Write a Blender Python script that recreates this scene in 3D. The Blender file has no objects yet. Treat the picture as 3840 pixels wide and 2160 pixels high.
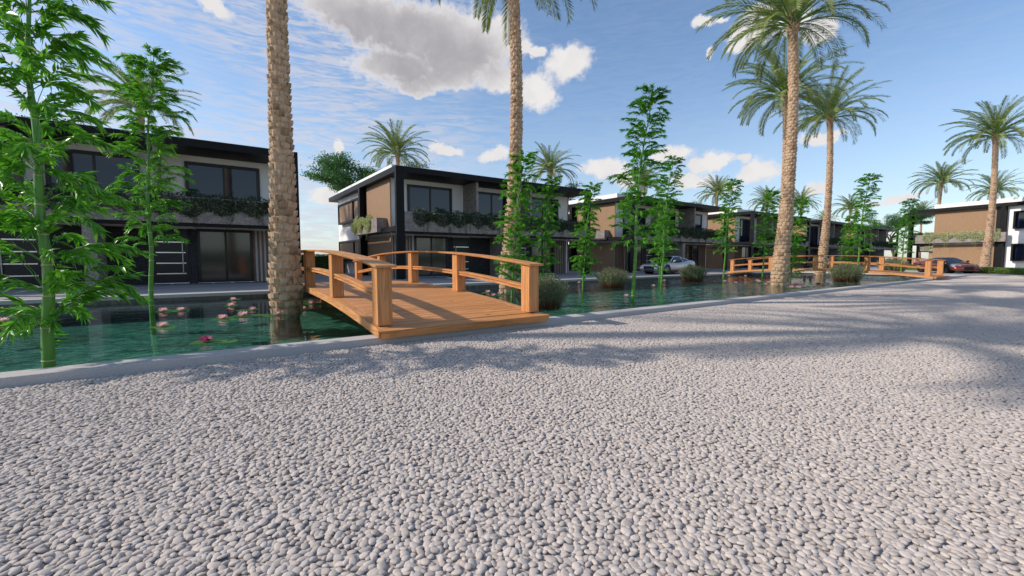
import bpy, math, random
import numpy as np
from mathutils import Vector, Matrix
R = math.radians
scene = bpy.context.scene
COL = scene.collection

# ------------------------------------------------------------------ camera
F_PX, TH, YAW, EYE = 1614.0, math.atan(111/1614.0), R(54.8), 1.18
cam_d = bpy.data.cameras.new("camera")
cam = bpy.data.objects.new("camera", cam_d); COL.objects.link(cam)
cam.location = (0, 0, EYE)
cam.rotation_euler = (R(90)-TH, 0, YAW-R(90))
cam_d.sensor_width = 36.0
cam_d.lens = 36.0*F_PX/3840.0
cam_d.clip_start = 0.05; cam_d.clip_end = 5000
scene.camera = cam

# ------------------------------------------------------------------ sun and sky
SUN_AZ, SUN_EL = R(150), R(34.5)
world = bpy.data.worlds.new("World"); scene.world = world; world.use_nodes = True
sun_d = bpy.data.lights.new("sun", 'SUN'); sun = bpy.data.objects.new("sun", sun_d); COL.objects.link(sun)
sun_d.energy = 3.6; sun_d.angle = R(0.9); sun_d.color = (1.0, 0.91, 0.80)
sdir = Vector((math.cos(SUN_EL)*math.cos(SUN_AZ), math.cos(SUN_EL)*math.sin(SUN_AZ), math.sin(SUN_EL)))
sun.rotation_euler = sdir.to_track_quat('Z', 'Y').to_euler()
sun.location = sdir*60
scene.view_settings.view_transform = 'Standard'; scene.view_settings.look = 'None'
scene.view_settings.exposure = 0.22; scene.view_settings.gamma = 1.0
try: scene.cycles.use_denoising = True
except Exception: pass
scene.cycles.max_bounces = 8; scene.cycles.transparent_max_bounces = 12
scene.cycles.caustics_refractive = False; scene.cycles.caustics_reflective = False

# clouds as directions (azimuth, elevation, half-width, half-height), radians
CLOUDS = [(1.139,0.455,0.176,0.059),(1.248,0.471,0.152,0.05),(1.327,0.479,0.087,0.031),(1.209,0.393,0.103,0.035),(1.079,0.416,0.115,0.049),(1.008,0.454,0.089,0.054),(1.167,0.364,0.052,0.018),(1.097,0.379,0.08,0.026),(0.99,0.382,0.054,0.029),(0.83,0.409,0.057,0.039),(0.901,0.359,0.053,0.039),(0.901,0.433,0.018,0.013),(0.932,0.44,0.027,0.015),(1.542,0.438,0.035,0.016),(0.556,0.455,0.019,0.014),(0.526,0.447,0.015,0.008),(0.538,0.4,0.009,0.009),(0.468,0.417,0.041,0.025),(0.355,0.395,0.025,0.018),(0.399,0.418,0.044,0.021),(0.446,0.446,0.04,0.015),(0.338,0.217,0.041,0.011),(1.107,0.239,0.043,0.012),(0.991,0.229,0.036,0.017),(0.749,0.197,0.052,0.025),(0.701,0.178,0.034,0.021),(0.615,0.218,0.047,0.022),(0.536,0.197,0.048,0.017),(0.566,0.166,0.053,0.018),(0.445,0.172,0.039,0.025),(0.471,0.197,0.021,0.009),(1.36,0.133,0.035,0.02),(1.334,0.235,0.009,0.014),(0.35,0.134,0.021,0.011),(0.236,0.102,0.04,0.008),(0.498,0.146,0.029,0.012),(0.163,0.083,0.026,0.006),
 (2.1,0.3,0.2,0.06),(2.9,0.25,0.25,0.07),(-2.6,0.35,0.3,0.08),(-1.7,0.25,0.3,0.08),(-0.9,0.3,0.25,0.07),(-0.3,0.2,0.12,0.03)]

class NT:
    def __init__(s, tree): s.t = tree; s.n = tree.nodes; s.l = tree.links; s.n.clear()
    def node(s, typ, **kw):
        n = s.n.new(typ)
        for k, v in kw.items():
            if k.startswith('i_'):
                key = k[2:]; key = int(key) if key.isdigit() else key.replace('_', ' ')
                s.set(n.inputs[key], v)
            else: setattr(n, k, v)
        return n
    def set(s, sock, v):
        if hasattr(v, 'links') or isinstance(v, bpy.types.NodeSocket): s.l.new(v, sock)
        else: sock.default_value = v
    def math(s, op, a, b=None, c=None, clamp=False):
        n = s.n.new('ShaderNodeMath'); n.operation = op; n.use_clamp = clamp
        s.set(n.inputs[0], a)
        if b is not None: s.set(n.inputs[1], b)
        if c is not None: s.set(n.inputs[2], c)
        return n.outputs[0]
    def vmath(s, op, a, b=None):
        n = s.n.new('ShaderNodeVectorMath'); n.operation = op
        s.set(n.inputs[0], a)
        if b is not None: s.set(n.inputs[1], b)
        return n
    def mix(s, f, a, b, blend='MIX'):
        n = s.n.new('ShaderNodeMix'); n.data_type = 'RGBA'; n.blend_type = blend
        s.set(n.inputs[0], f); s.set(n.inputs[6], a); s.set(n.inputs[7], b)
        return n.outputs[2]
    def ramp(s, f, lo, hi, smooth=True):
        n = s.n.new('ShaderNodeMapRange'); n.interpolation_type = 'SMOOTHSTEP' if smooth else 'LINEAR'
        s.set(n.inputs[0], f); n.inputs[1].default_value = lo; n.inputs[2].default_value = hi
        return n.outputs[0]
    def noise(s, vec, scale, detail=3, rough=0.5, dist=0.0, out=0):
        n = s.n.new('ShaderNodeTexNoise'); 
        if vec is not None: s.l.new(vec, n.inputs['Vector'])
        n.inputs['Scale'].default_value = scale; n.inputs['Detail'].default_value = detail
        n.inputs['Roughness'].default_value = rough; n.inputs['Distortion'].default_value = dist
        return n.outputs[out]

def build_world():
    t = NT(world.node_tree)
    sky = t.node('ShaderNodeTexSky', sky_type='NISHITA', sun_disc=False)
    sky.sun_elevation = SUN_EL; sky.sun_rotation = R(90)-SUN_AZ
    sky.air_density = 1.0; sky.dust_density = 0.6; sky.ozone_density = 2.0
    geo = t.node('ShaderNodeTexCoord')
    sep = t.node('ShaderNodeSeparateXYZ'); t.l.new(geo.outputs['Generated'], sep.inputs[0])
    X, Y, Z = sep.outputs
    az = t.math('ARCTAN2', Y, X)
    hor = t.math('SQRT', t.math('ADD', t.math('MULTIPLY', X, X), t.math('MULTIPLY', Y, Y)))
    el = t.math('ARCTAN2', Z, hor)
    comb = t.node('ShaderNodeCombineXYZ'); t.l.new(az, comb.inputs[0]); t.l.new(el, comb.inputs[1])
    P = comb.outputs[0]
    # billowy warp of the outline
    w1 = t.noise(P, 17, 6, 0.62, out=1)
    w = t.vmath('SCALE', t.vmath('SUBTRACT', w1, (0.5, 0.5, 0.5)).outputs[0]); w.inputs['Scale'].default_value = 0.06
    PW = t.vmath('ADD', P, w.outputs[0]).outputs[0]
    def field(vec, lst):
        acc = None
        for a, e, ra, re in lst:
            d = t.vmath('SUBTRACT', vec, (a, e, 0)).outputs[0]
            d = t.vmath('MULTIPLY', d, (1/ra, 1/re, 0)).outputs[0]
            L = t.vmath('LENGTH', d).outputs['Value']
            acc = L if acc is None else t.math('SMOOTH_MIN', acc, L, 0.35)
        return acc
    D = field(PW, CLOUDS)
    fine = t.noise(P, 60, 6, 0.62)
    D2 = t.math('ADD', D, t.math('MULTIPLY', t.math('SUBTRACT', fine, 0.5), 0.75))
    alpha = t.ramp(D2, 1.15, 0.62)
    # grey thick underside of the big cloud, bright rims
    big = t.ramp(field(PW, [(1.23, 0.45, 0.30, 0.085), (1.09, 0.42, 0.20, 0.085), (1.17, 0.40, 0.16, 0.07)]), 1.0, 0.25)
    puff = t.noise(PW, 22, 5, 0.6)
    edge = t.ramp(D2, 1.0, 0.5)
    dark = t.math('MULTIPLY', t.math('MULTIPLY', big, edge), 0.85)
    sep2 = t.node('ShaderNodeSeparateXYZ'); t.l.new(PW, sep2.inputs[0])
    dark = t.math('ADD', dark, t.math('MULTIPLY', t.ramp(puff, 0.65, 0.35), 0.13), clamp=True)
    ccol = t.mix(dark, (4.9, 4.75, 4.75, 1), (2.35, 2.25, 2.45, 1))
    # thin streaky high cloud on the left
    mp = t.node('ShaderNodeMapping', i_1=(0, 0, 0), i_2=(0, 0, R(9)), i_3=(11, 75, 1)); t.l.new(P, mp.inputs[0])
    st = t.noise(mp.outputs[0], 1.3, 5, 0.62, 1.2)
    mp2 = t.node('ShaderNodeMapping', i_2=(0, 0, R(60)), i_3=(1.0, 3.0, 1)); t.l.new(P, mp2.inputs[0])
    st2 = t.noise(mp2.outputs[0], 3.0, 3, 0.5)
    left = t.ramp(az, 0.85, 1.25)
    cir = t.math('MULTIPLY', t.ramp(st, 0.34, 0.66), t.ramp(st2, 0.25, 0.55))
    cir = t.math('MULTIPLY', t.math('MULTIPLY', cir, t.math('MAXIMUM', left, 0.10)), 0.75, clamp=True)
    veil = t.math('MULTIPLY', t.ramp(el, 0.40, 0.0), 0.36)
    base = t.mix(1.0, sky.outputs[0], (0.94, 1.0, 1.04, 1), 'MULTIPLY')
    c = t.mix(veil, base, (3.6, 3.8, 4.2, 1))
    c = t.mix(cir, c, (3.9, 3.85, 4.2, 1))
    above = t.ramp(el, 0.0, 0.03)
    c = t.mix(t.math('MULTIPLY', alpha, above), c, ccol)
    bg = t.node('ShaderNodeBackground'); t.l.new(c, bg.inputs[0]); bg.inputs[1].default_value = 0.15
    out = t.node('ShaderNodeOutputWorld'); t.l.new(bg.outputs[0], out.inputs[0])
    try: world.cycles.sampling_method = 'MANUAL'; world.cycles.sample_map_resolution = 512
    except Exception: pass
build_world()

# ------------------------------------------------------------------ helpers
def tag(o, label=None, cat=None, group=None, kind=None):
    if label: o['label'] = label
    if cat: o['category'] = cat
    if group: o['group'] = group
    if kind: o['kind'] = kind
    return o
def empty(name, loc=(0,0,0), rz=0.0):
    o = bpy.data.objects.new(name, None); COL.objects.link(o); o.location = loc; o.rotation_euler = (0,0,rz)
    o.empty_display_size = 0.3
    return o
def copy_tree(o, parent=None):
    c = o.copy(); COL.objects.link(c); c.parent = parent
    for ch in list(o.children): copy_tree(ch, c)
    return c

class MB:
    """collects geometry for one mesh"""
    def __init__(s): s.v = []; s.f = []; s.m = []; s.k = 0
    def add(s, vs, fs, mi=None):
        b = len(s.v); s.v += [tuple(p) for p in vs]
        for q in fs: s.f.append(tuple(b+i for i in q)); s.m.append(s.k if mi is None else mi)
    def box(s, x0, x1, y0, y1, z0, z1):
        s.add([(x0,y0,z0),(x1,y0,z0),(x1,y1,z0),(x0,y1,z0),(x0,y0,z1),(x1,y0,z1),(x1,y1,z1),(x0,y1,z1)],
              [(0,3,2,1),(4,5,6,7),(0,1,5,4),(1,2,6,5),(2,3,7,6),(3,0,4,7)])
        return s
    def tube(s, pts, rad, n=8, cap=True):
        pts = [Vector(p) for p in pts]; b = len(s.v); up = Vector((0.03, 0.07, 1)).normalized()
        for i, p in enumerate(pts):
            t = (pts[min(i+1, len(pts)-1)]-pts[max(i-1, 0)]).normalized()
            a = t.cross(up)
            if a.length < 1e-3: a = t.cross(Vector((1,0,0)))
            a.normalize(); c = t.cross(a)
            r = rad[i] if isinstance(rad, (list, tuple)) else rad
            for k in range(n):
                an = 2*math.pi*k/n; q = p+(a*math.cos(an)+c*math.sin(an))*r; s.v.append(tuple(q))
        for i in range(len(pts)-1):
            for k in range(n):
                s.f.append((b+i*n+k, b+(i+1)*n+k, b+(i+1)*n+(k+1)%n, b+i*n+(k+1)%n)); s.m.append(s.k)
        if cap:
            s.f.append(tuple(b+k for k in range(n))); s.m.append(s.k)
            s.f.append(tuple(b+(len(pts)-1)*n+k for k in reversed(range(n)))); s.m.append(s.k)
    def build(s, name, mats, parent=None, smooth=False, bevel=0.0, loc=None):
        me = bpy.data.meshes.new(name); me.from_pydata(s.v, [], s.f)
        if not isinstance(mats, (list, tuple)): mats = [mats]
        for m in mats: me.materials.append(m)
        if len(mats) > 1: me.polygons.foreach_set('material_index', s.m)
        if smooth: me.polygons.foreach_set('use_smooth', [True]*len(me.polygons))
        me.update()
        o = bpy.data.objects.new(name, me); COL.objects.link(o)
        if parent: o.parent = parent
        if loc: o.location = loc
        if bevel > 0:
            b = o.modifiers.new('bevel', 'BEVEL'); b.width = bevel; b.segments = 2; b.limit_method = 'ANGLE'; b.angle_limit = R(40)
        return o
def np_mesh(name, V, Fq, mat, parent=None, smooth=False, mats=None, midx=None):
    """fast mesh from numpy arrays; Fq (n,k)"""
    V = np.asarray(V, dtype=np.float32); Fq = np.asarray(Fq, dtype=np.int32)
    me = bpy.data.meshes.new(name); nf, k = Fq.shape
    me.vertices.add(len(V)); me.vertices.foreach_set('co', V.ravel())
    me.loops.add(nf*k); me.loops.foreach_set('vertex_index', Fq.ravel())
    me.polygons.add(nf); me.polygons.foreach_set('loop_start', np.arange(0, nf*k, k, dtype=np.int32))
    try: me.polygons.foreach_set('loop_total', np.full(nf, k, dtype=np.int32))
    except Exception: pass
    for m in (mats or [mat]): me.materials.append(m)
    if midx is not None: me.polygons.foreach_set('material_index', np.asarray(midx, dtype=np.int32))
    if smooth: me.polygons.foreach_set('use_smooth', np.ones(nf, dtype=bool))
    me.update(calc_edges=True)
    o = bpy.data.objects.new(name, me); COL.objects.link(o)
    if parent: o.parent = parent
    return o

# leaf batch: base point, direction, side vector, length, width -> folded pointed leaf of 4 triangles/quads
def leaf_batch(B, Dv, Sv, L, W, droop=0.25, fold=0.15):
    B = np.asarray(B, float); Dv = np.asarray(Dv, float); Sv = np.asarray(Sv, float)
    n = len(B); L = np.asarray(L, float).reshape(-1, 1); W = np.asarray(W, float).reshape(-1, 1)
    Dv = Dv/np.linalg.norm(Dv, axis=1, keepdims=True)
    Sv = Sv-Dv*np.sum(Dv*Sv, axis=1, keepdims=True); Sv = Sv/(np.linalg.norm(Sv, axis=1, keepdims=True)+1e-9)
    N = np.cross(Dv, Sv)
    g = np.array([[0, 0, -1.0]])
    p0 = B
    p1 = B+Dv*L*0.42+g*L*droop*0.18+N*W*fold
    p2 = B+Dv*L+g*L*droop
    l = B+Dv*L*0.38+Sv*W*0.5+g*L*droop*0.15
    r = B+Dv*L*0.38-Sv*W*0.5+g*L*droop*0.15
    V = np.stack([p0, l, p2, r, p1], axis=1).reshape(-1, 3)
    i = np.arange(n).reshape(-1, 1)*5
    F = np.concatenate([i+np.array([[0, 1, 4]]), i+np.array([[1, 2, 4]]), i+np.array([[2, 3, 4]]), i+np.array([[3, 0, 4]])], axis=0)
    return V, F

# ------------------------------------------------------------------ materials
def new_mat(name):
    m = bpy.data.materials.new(name); m.use_nodes = True
    return m, NT(m.node_tree)
def finish(t, color, rough=0.6, bump=None, bstr=0.3, bdist=0.01, metal=0.0, spec=0.5, coat=0.0, extra=None):
    p = t.node('ShaderNodeBsdfPrincipled')
    t.set(p.inputs['Base Color'], color); t.set(p.inputs['Roughness'], rough)
    p.inputs['Metallic'].default_value = metal; p.inputs['Specular IOR Level'].default_value = spec
    p.inputs['Coat Weight'].default_value = coat
    if extra:
        for k, v in extra.items(): t.set(p.inputs[k], v)
    if bump is not None:
        b = t.node('ShaderNodeBump'); b.inputs['Strength'].default_value = bstr; b.inputs['Distance'].default_value = bdist
        t.l.new(bump, b.inputs['Height']); t.l.new(b.outputs[0], p.inputs['Normal'])
    o = t.node('ShaderNodeOutputMaterial'); t.l.new(p.outputs[0], o.inputs[0])
    return p
def obj_co(t): return t.node('ShaderNodeTexCoord').outputs['Object']
def rgb(*c): return (c[0], c[1], c[2], 1)
M = {}
def simple(name, col, rough=0.6, metal=0.0, spec=0.5, coat=0.0, var=0.06, nscale=3.0, bstr=0.1, bscale=60):
    m, t = new_mat(name); co = obj_co(t)
    n = t.noise(co, nscale, 4, 0.6)
    f = t.ramp(n, 0.3, 0.7, False)
    a = rgb(*[c*(1-var*2) for c in col]); b = rgb(*[min(1, c*(1+var)) for c in col])
    finish(t, t.mix(f, a, b), rough, t.noise(co, bscale, 3), bstr, 0.003, metal, spec, coat)
    M[name] = m
simple('white_stucco', (0.90, 0.885, 0.87), 0.85, bstr=0.25, bscale=45, nscale=1.2, var=0.04)
simple('black_metal', (0.009, 0.009, 0.010), 0.5, spec=0.18, var=0.2)
simple('black_frame', (0.006, 0.006, 0.007), 0.35, spec=0.4, var=0.2)
simple('dark_soffit', (0.02, 0.02, 0.022), 0.7, spec=0.2, var=0.2)
simple('handle_steel', (0.30, 0.30, 0.31), 0.35, metal=1.0, var=0.02)
simple('steel', (0.75, 0.75, 0.76), 0.22, metal=1.0, var=0.02)
simple('door_black', (0.010, 0.012, 0.016), 0.35, spec=0.4, var=0.1)
simple('concrete', (0.50, 0.47, 0.45), 0.9, bstr=0.5, bscale=160, nscale=60, var=0.1)
simple('canal_wall', (0.16, 0.125, 0.115), 0.8, var=0.25, nscale=8)
simple('slab_stone', (0.06, 0.06, 0.065), 0.7, var=0.2, nscale=12)
simple('tyre', (0.012, 0.012, 0.013), 0.75, var=0.1)
simple('rim', (0.42, 0.40, 0.40), 0.3, metal=0.9, var=0.05)
simple('rim_dark', (0.07, 0.07, 0.075), 0.35, metal=0.8, var=0.05)
simple('grille', (0.008, 0.008, 0.009), 0.5, var=0.1)
simple('lamp_glass', (0.55, 0.56, 0.58), 0.1, metal=0.5, var=0.02)
simple('tail_red', (0.25, 0.01, 0.01), 0.2, var=0.02)
simple('koi_white', (0.8, 0.76, 0.7), 0.4, var=0.1); simple('koi_orange', (0.75, 0.22, 0.03), 0.4, var=0.2)
simple('koi_yellow', (0.8, 0.5, 0.06), 0.4, var=0.2); simple('koi_dark', (0.05, 0.035, 0.03), 0.4, var=0.3)
for nm, c in (('paint_silver', (0.58, 0.57, 0.585)), ('paint_grey', (0.20, 0.20, 0.22)), ('paint_red', (0.30, 0.062, 0.04))):
    m, t = new_mat(nm); fl = t.noise(obj_co(t), 400, 2)
    finish(t, t.mix(fl, rgb(*[k*0.85 for k in c]), rgb(*c)), 0.32, metal=0.55, coat=1.0, extra={'Coat Roughness': 0.04}); M[nm] = m

def glass_mat(name, base, rough=0.03, ior=1.75):
    m, t = new_mat(name); co = obj_co(t)
    n = t.noise(co, 0.35, 2)
    finish(t, t.mix(n, rgb(*[b*0.6 for b in base]), rgb(*base)), rough, t.noise(co, 0.6, 1), 0.03, 0.02, extra={'IOR': ior}); M[name] = m
glass_mat('window_glass', (0.012, 0.024, 0.055), 0.03, 1.55)
glass_mat('window_glass_low', (0.03, 0.034, 0.04), 0.09, 1.7)
glass_mat('car_glass', (0.01, 0.012, 0.014), 0.03, 1.7)

def wood_mat(name, axis, c1, c2, c3, rough=0.55):
    m, t = new_mat(name); co = obj_co(t)
    oi = t.node('ShaderNodeObjectInfo')
    off = t.vmath('SCALE', (7.3, 3.1, 5.7)); t.l.new(oi.outputs['Random'], off.inputs['Scale'])
    co = t.vmath('ADD', co, off.outputs[0]).outputs[0]
    sc = {'X': (0.7, 14, 14), 'Y': (14, 0.7, 14), 'Z': (14, 14, 0.7)}[axis]
    mp = t.node('ShaderNodeMapping', i_3=sc); t.l.new(co, mp.inputs[0])
    rnd = t.node('ShaderNodeNewGeometry').outputs['Random Per Island']
    g = t.noise(mp.outputs[0], 1.0, 5, 0.6, 1.6)
    sc2 = tuple(x*5 for x in sc); mp2 = t.node('ShaderNodeMapping', i_3=sc2); t.l.new(co, mp2.inputs[0])
    g2 = t.noise(mp2.outputs[0], 1.0, 3, 0.6)
    wv = t.math('SINE', t.math('MULTIPLY', g, 26.0))
    ring = t.ramp(wv, -0.2, 1.0)
    c = t.mix(t.ramp(g, 0.3, 0.7), rgb(*c1), rgb(*c2))
    c = t.mix(t.math('MULTIPLY', ring, 0.45), c, rgb(*c3))
    c = t.mix(t.math('MULTIPLY', t.ramp(g2, 0.5, 0.75), 0.35), c, rgb(*c3))
    kn = t.node('ShaderNodeTexVoronoi'); kn.inputs['Scale'].default_value = 1.0
    mp3 = t.node('ShaderNodeMapping', i_3={'X': (1.2, 3, 3), 'Y': (3, 1.2, 3), 'Z': (3, 3, 1.2)}[axis]); t.l.new(co, mp3.inputs[0]); t.l.new(mp3.outputs[0], kn.inputs['Vector'])
    c = t.mix(t.math('MULTIPLY', t.ramp(kn.outputs['Distance'], 0.10, 0.03), 0.8), c, rgb(*[x*0.3 for x in c3]))
    v = t.math('ADD', t.math('MULTIPLY', rnd, 0.16), 0.92)
    hv = t.node('ShaderNodeHueSaturation'); t.l.new(c, hv.inputs['Color']); t.l.new(v, hv.inputs['Value'])
    finish(t, hv.outputs[0], rough, g2, 0.25, 0.003, spec=0.35)
    M[name] = m
for ax in 'XYZ': wood_mat('bridge_wood_'+ax, ax, (0.68, 0.325, 0.125), (0.58, 0.26, 0.09), (0.30, 0.115, 0.035))
wood_mat('slat_wood', 'Z', (0.22, 0.135, 0.085), (0.17, 0.10, 0.062), (0.10, 0.055, 0.035))
def batten_mat(name, c1, c2):
    m, t = new_mat(name); co = obj_co(t)
    sep = t.node('ShaderNodeSeparateXYZ'); t.l.new(co, sep.inputs[0])
    ph = t.math('ADD', sep.outputs[0], sep.outputs[1])
    w = t.math('ABSOLUTE', t.math('SINE', t.math('MULTIPLY', ph, math.pi/0.055)))
    mp = t.node('ShaderNodeMapping', i_3=(30, 30, 2)); t.l.new(co, mp.inputs[0])
    g = t.noise(mp.outputs[0], 1.0, 4, 0.6)
    c = t.mix(t.ramp(g, 0.3, 0.7), rgb(*c1), rgb(*c2))
    c = t.mix(t.ramp(w, 0.5, 0.0), c, rgb(*[k*0.25 for k in c2]))
    finish(t, c, 0.6, w, 0.8, 0.02, spec=0.3); M[name] = m
batten_mat('batten_wood', (0.44, 0.28, 0.165), (0.36, 0.22, 0.13))
def stone_mat():
    m, t = new_mat('stone_cladding'); co = obj_co(t)
    w = t.vmath('SCALE', t.vmath('SUBTRACT', t.noise(co, 3, 3, out=1), (0.5, 0.5, 0.5)).outputs[0]); w.inputs['Scale'].default_value = 0.12
    cw = t.vmath('ADD', co, w.outputs[0]).outputs[0]
    v = t.node('ShaderNodeTexVoronoi', feature='DISTANCE_TO_EDGE'); v.inputs['Scale'].default_value = 4.6; t.l.new(cw, v.inputs['Vector'])
    v2 = t.node('ShaderNodeTexVoronoi'); v2.inputs['Scale'].default_value = 4.6; t.l.new(cw, v2.inputs['Vector'])
    sp = t.node('ShaderNodeSeparateColor'); t.l.new(v2.outputs['Color'], sp.inputs[0])
    c = t.mix(sp.outputs[0], rgb(0.25, 0.22, 0.205), rgb(0.42, 0.365, 0.32))
    c = t.mix(t.ramp(t.noise(co, 14, 4, 0.6), 0.35, 0.7), c, rgb(0.20, 0.175, 0.165))
    e = t.ramp(v.outputs['Distance'], 0.0, 0.05)
    c = t.mix(e, rgb(0.42, 0.385, 0.345), c)
    h = t.math('ADD', t.math('MULTIPLY', e, 0.7), t.math('MULTIPLY', t.noise(co, 20, 4), 0.4))
    finish(t, c, 0.85, h, 0.8, 0.025, spec=0.3); M['stone_cladding'] = m
stone_mat()
def brick_mat():
    m, t = new_mat('dark_brick'); co = obj_co(t)
    sep = t.node('ShaderNodeSeparateXYZ'); t.l.new(co, sep.inputs[0])
    cb = t.node('ShaderNodeCombineXYZ'); t.l.new(t.math('ADD', sep.outputs[0], sep.outputs[1]), cb.inputs[0]); t.l.new(sep.outputs[2], cb.inputs[1])
    b = t.node('ShaderNodeTexBrick'); t.l.new(cb.outputs[0], b.inputs['Vector'])
    b.inputs['Scale'].default_value = 1.0; b.inputs['Brick Width'].default_value = 0.25; b.inputs['Row Height'].default_value = 0.083
    b.inputs['Mortar Size'].default_value = 0.007; b.inputs['Color1'].default_value = rgb(0.035, 0.034, 0.037); b.inputs['Color2'].default_value = rgb(0.06, 0.058, 0.062)
    b.inputs['Mortar'].default_value = rgb(0.012, 0.012, 0.013)
    inv = t.math('SUBTRACT', 1.0, b.outputs['Fac'])
    h = t.math('ADD', inv, t.math('MULTIPLY', t.noise(co, 40, 3), 0.3))
    finish(t, b.outputs['Color'], 0.75, h, 0.8, 0.012, spec=0.3); M['dark_brick'] = m
brick_mat()
def leaf_mat(name, c1, c2, rough=0.45, trans=0.25, spec=0.4, zbrown=None, tint=(1.3, 1.5, 0.6)):
    m, t = new_mat(name)
    rnd = t.node('ShaderNodeNewGeometry').outputs['Random Per Island']
    n = t.noise(obj_co(t), 1.6, 3)
    f = t.math('ADD', t.math('MULTIPLY', rnd, 0.65), t.math('MULTIPLY', n, 0.35))
    c = t.mix(t.ramp(f, 0.15, 0.85, False), rgb(*c1), rgb(*c2))
    if zbrown:
        sep = t.node('ShaderNodeSeparateXYZ'); t.l.new(obj_co(t), sep.inputs[0])
        c = t.mix(t.ramp(t.math('ADD', sep.outputs[2], t.math('MULTIPLY', rnd, 0.08)), zbrown[1], zbrown[2]), rgb(*zbrown[0]), c)
    p = t.node('ShaderNodeBsdfPrincipled'); t.l.new(c, p.inputs['Base Color']); p.inputs['Roughness'].default_value = rough; p.inputs['Specular IOR Level'].default_value = spec
    tr = t.node('ShaderNodeBsdfTranslucent'); t.l.new(t.mix(1.0, c, rgb(*tint), 'MULTIPLY'), tr.inputs[0])
    mx = t.node('ShaderNodeMixShader'); mx.inputs[0].default_value = trans
    t.l.new(p.outputs[0], mx.inputs[1]); t.l.new(tr.outputs[0], mx.inputs[2])
    o = t.node('ShaderNodeOutputMaterial'); t.l.new(mx.outputs[0], o.inputs[0]); M[name] = m
leaf_mat('bamboo_leaf', (0.045, 0.19, 0.014), (0.21, 0.48, 0.055), 0.34, 0.35)
leaf_mat('palm_leaf', (0.11, 0.145, 0.06), (0.33, 0.36, 0.13), 0.36, 0.3)
leaf_mat('tree_leaf', (0.03, 0.10, 0.03), (0.08, 0.21, 0.06), 0.5, 0.25)
leaf_mat('ivy_dark', (0.02, 0.045, 0.018), (0.05, 0.09, 0.035), 0.5, 0.15)
leaf_mat('ivy_pale', (0.34, 0.38, 0.20), (0.58, 0.60, 0.36), 0.55, 0.2)
leaf_mat('hedge_leaf', (0.02, 0.06, 0.012), (0.06, 0.15, 0.03), 0.5, 0.15)
leaf_mat('low_hedge_leaf', (0.09, 0.16, 0.03), (0.22, 0.33, 0.08), 0.5, 0.2)
leaf_mat('shrub_leaf', (0.10, 0.12, 0.055), (0.25, 0.27, 0.15), 0.6, 0.15, zbrown=((0.16, 0.05, 0.02), 0.06, 0.30))
leaf_mat('lily_pad', (0.03, 0.11, 0.02), (0.07, 0.20, 0.04), 0.35, 0.1)
leaf_mat('petal_pink', (0.90, 0.54, 0.58), (0.94, 0.68, 0.71), 0.5, 0.45, tint=(1, 0.9, 0.95))
leaf_mat('petal_magenta', (0.45, 0.06, 0.20), (0.6, 0.14, 0.30), 0.5, 0.25, tint=(1, 0.9, 0.95))
simple('petal_core', (0.8, 0.55, 0.1), 0.6)
simple('branch_green', (0.09, 0.27, 0.03), 0.5, var=0.2, nscale=8)
simple('bark', (0.11, 0.08, 0.06), 0.9, var=0.3, nscale=8, bstr=0.8, bscale=20)
def culm_mat():
    m, t = new_mat('bamboo_culm'); co = obj_co(t)
    mp = t.node('ShaderNodeMapping', i_3=(30, 30, 1.2)); t.l.new(co, mp.inputs[0])
    n = t.noise(mp.outputs[0], 1, 3)
    finish(t, t.mix(n, rgb(0.055, 0.20, 0.018), rgb(0.12, 0.34, 0.035)), 0.3, spec=0.5); M['bamboo_culm'] = m
culm_mat()
simple('culm_ring', (0.45, 0.42, 0.22), 0.5)
def palm_bark():
    m, t = new_mat('palm_bark'); co = obj_co(t)
    rnd = t.node('ShaderNodeNewGeometry').outputs['Random Per Island']
    mp = t.node('ShaderNodeMapping', i_3=(22, 22, 3)); t.l.new(co, mp.inputs[0])
    g = t.noise(mp.outputs[0], 1, 5, 0.65); b = t.noise(co, 7, 3, 0.6)
    c = t.mix(t.ramp(g, 0.3, 0.7), rgb(0.47, 0.315, 0.20), rgb(0.64, 0.47, 0.33))
    c = t.mix(t.math('MULTIPLY', t.ramp(b, 0.52, 0.72), 0.75), c, rgb(0.22, 0.12, 0.06))
    c = t.mix(t.math('MULTIPLY', t.ramp(rnd, 0.70, 0.9), 0.55), c, rgb(0.20, 0.11, 0.06))
    finish(t, c, 0.85, g, 0.6, 0.012, spec=0.2); M['palm_bark'] = m
palm_bark()
simple('wet_root', (0.05, 0.065, 0.04), 0.9, var=0.3, nscale=10)
def pebble_mat():
    m, t = new_mat('pebble')
    rnd = t.node('ShaderNodeNewGeometry').outputs['Random Per Island']
    n = t.noise(obj_co(t), 90, 3)
    c = t.mix(rnd, rgb(0.43, 0.375, 0.335), rgb(0.56, 0.495, 0.45))
    c = t.mix(t.math('MULTIPLY', n, 0.15), c, rgb(0.34, 0.29, 0.25))
    finish(t, c, 0.8, n, 0.15, 0.001, spec=0.25); M['pebble'] = m
pebble_mat()
def ground_mat(name, c1, c2, s1, s2, rough=0.9):
    m, t = new_mat(name); co = obj_co(t)
    a = t.noise(co, s1, 4, 0.6); b = t.noise(co, s2, 3, 0.6)
    c = t.mix(t.ramp(a, 0.3, 0.7), rgb(*c1), rgb(*c2)); c = t.mix(t.math('MULTIPLY', t.ramp(b, 0.45, 0.8), 0.3), c, rgb(*[k*0.75 for k in c1]))
    finish(t, c, rough, b, 0.4, 0.01, spec=0.25); M[name] = m
ground_mat('gravel_bed', (0.40, 0.36, 0.33), (0.50, 0.455, 0.42), 60, 1.2)
ground_mat('pavement', (0.30, 0.285, 0.285), (0.38, 0.36, 0.355), 40, 0.8)
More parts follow.
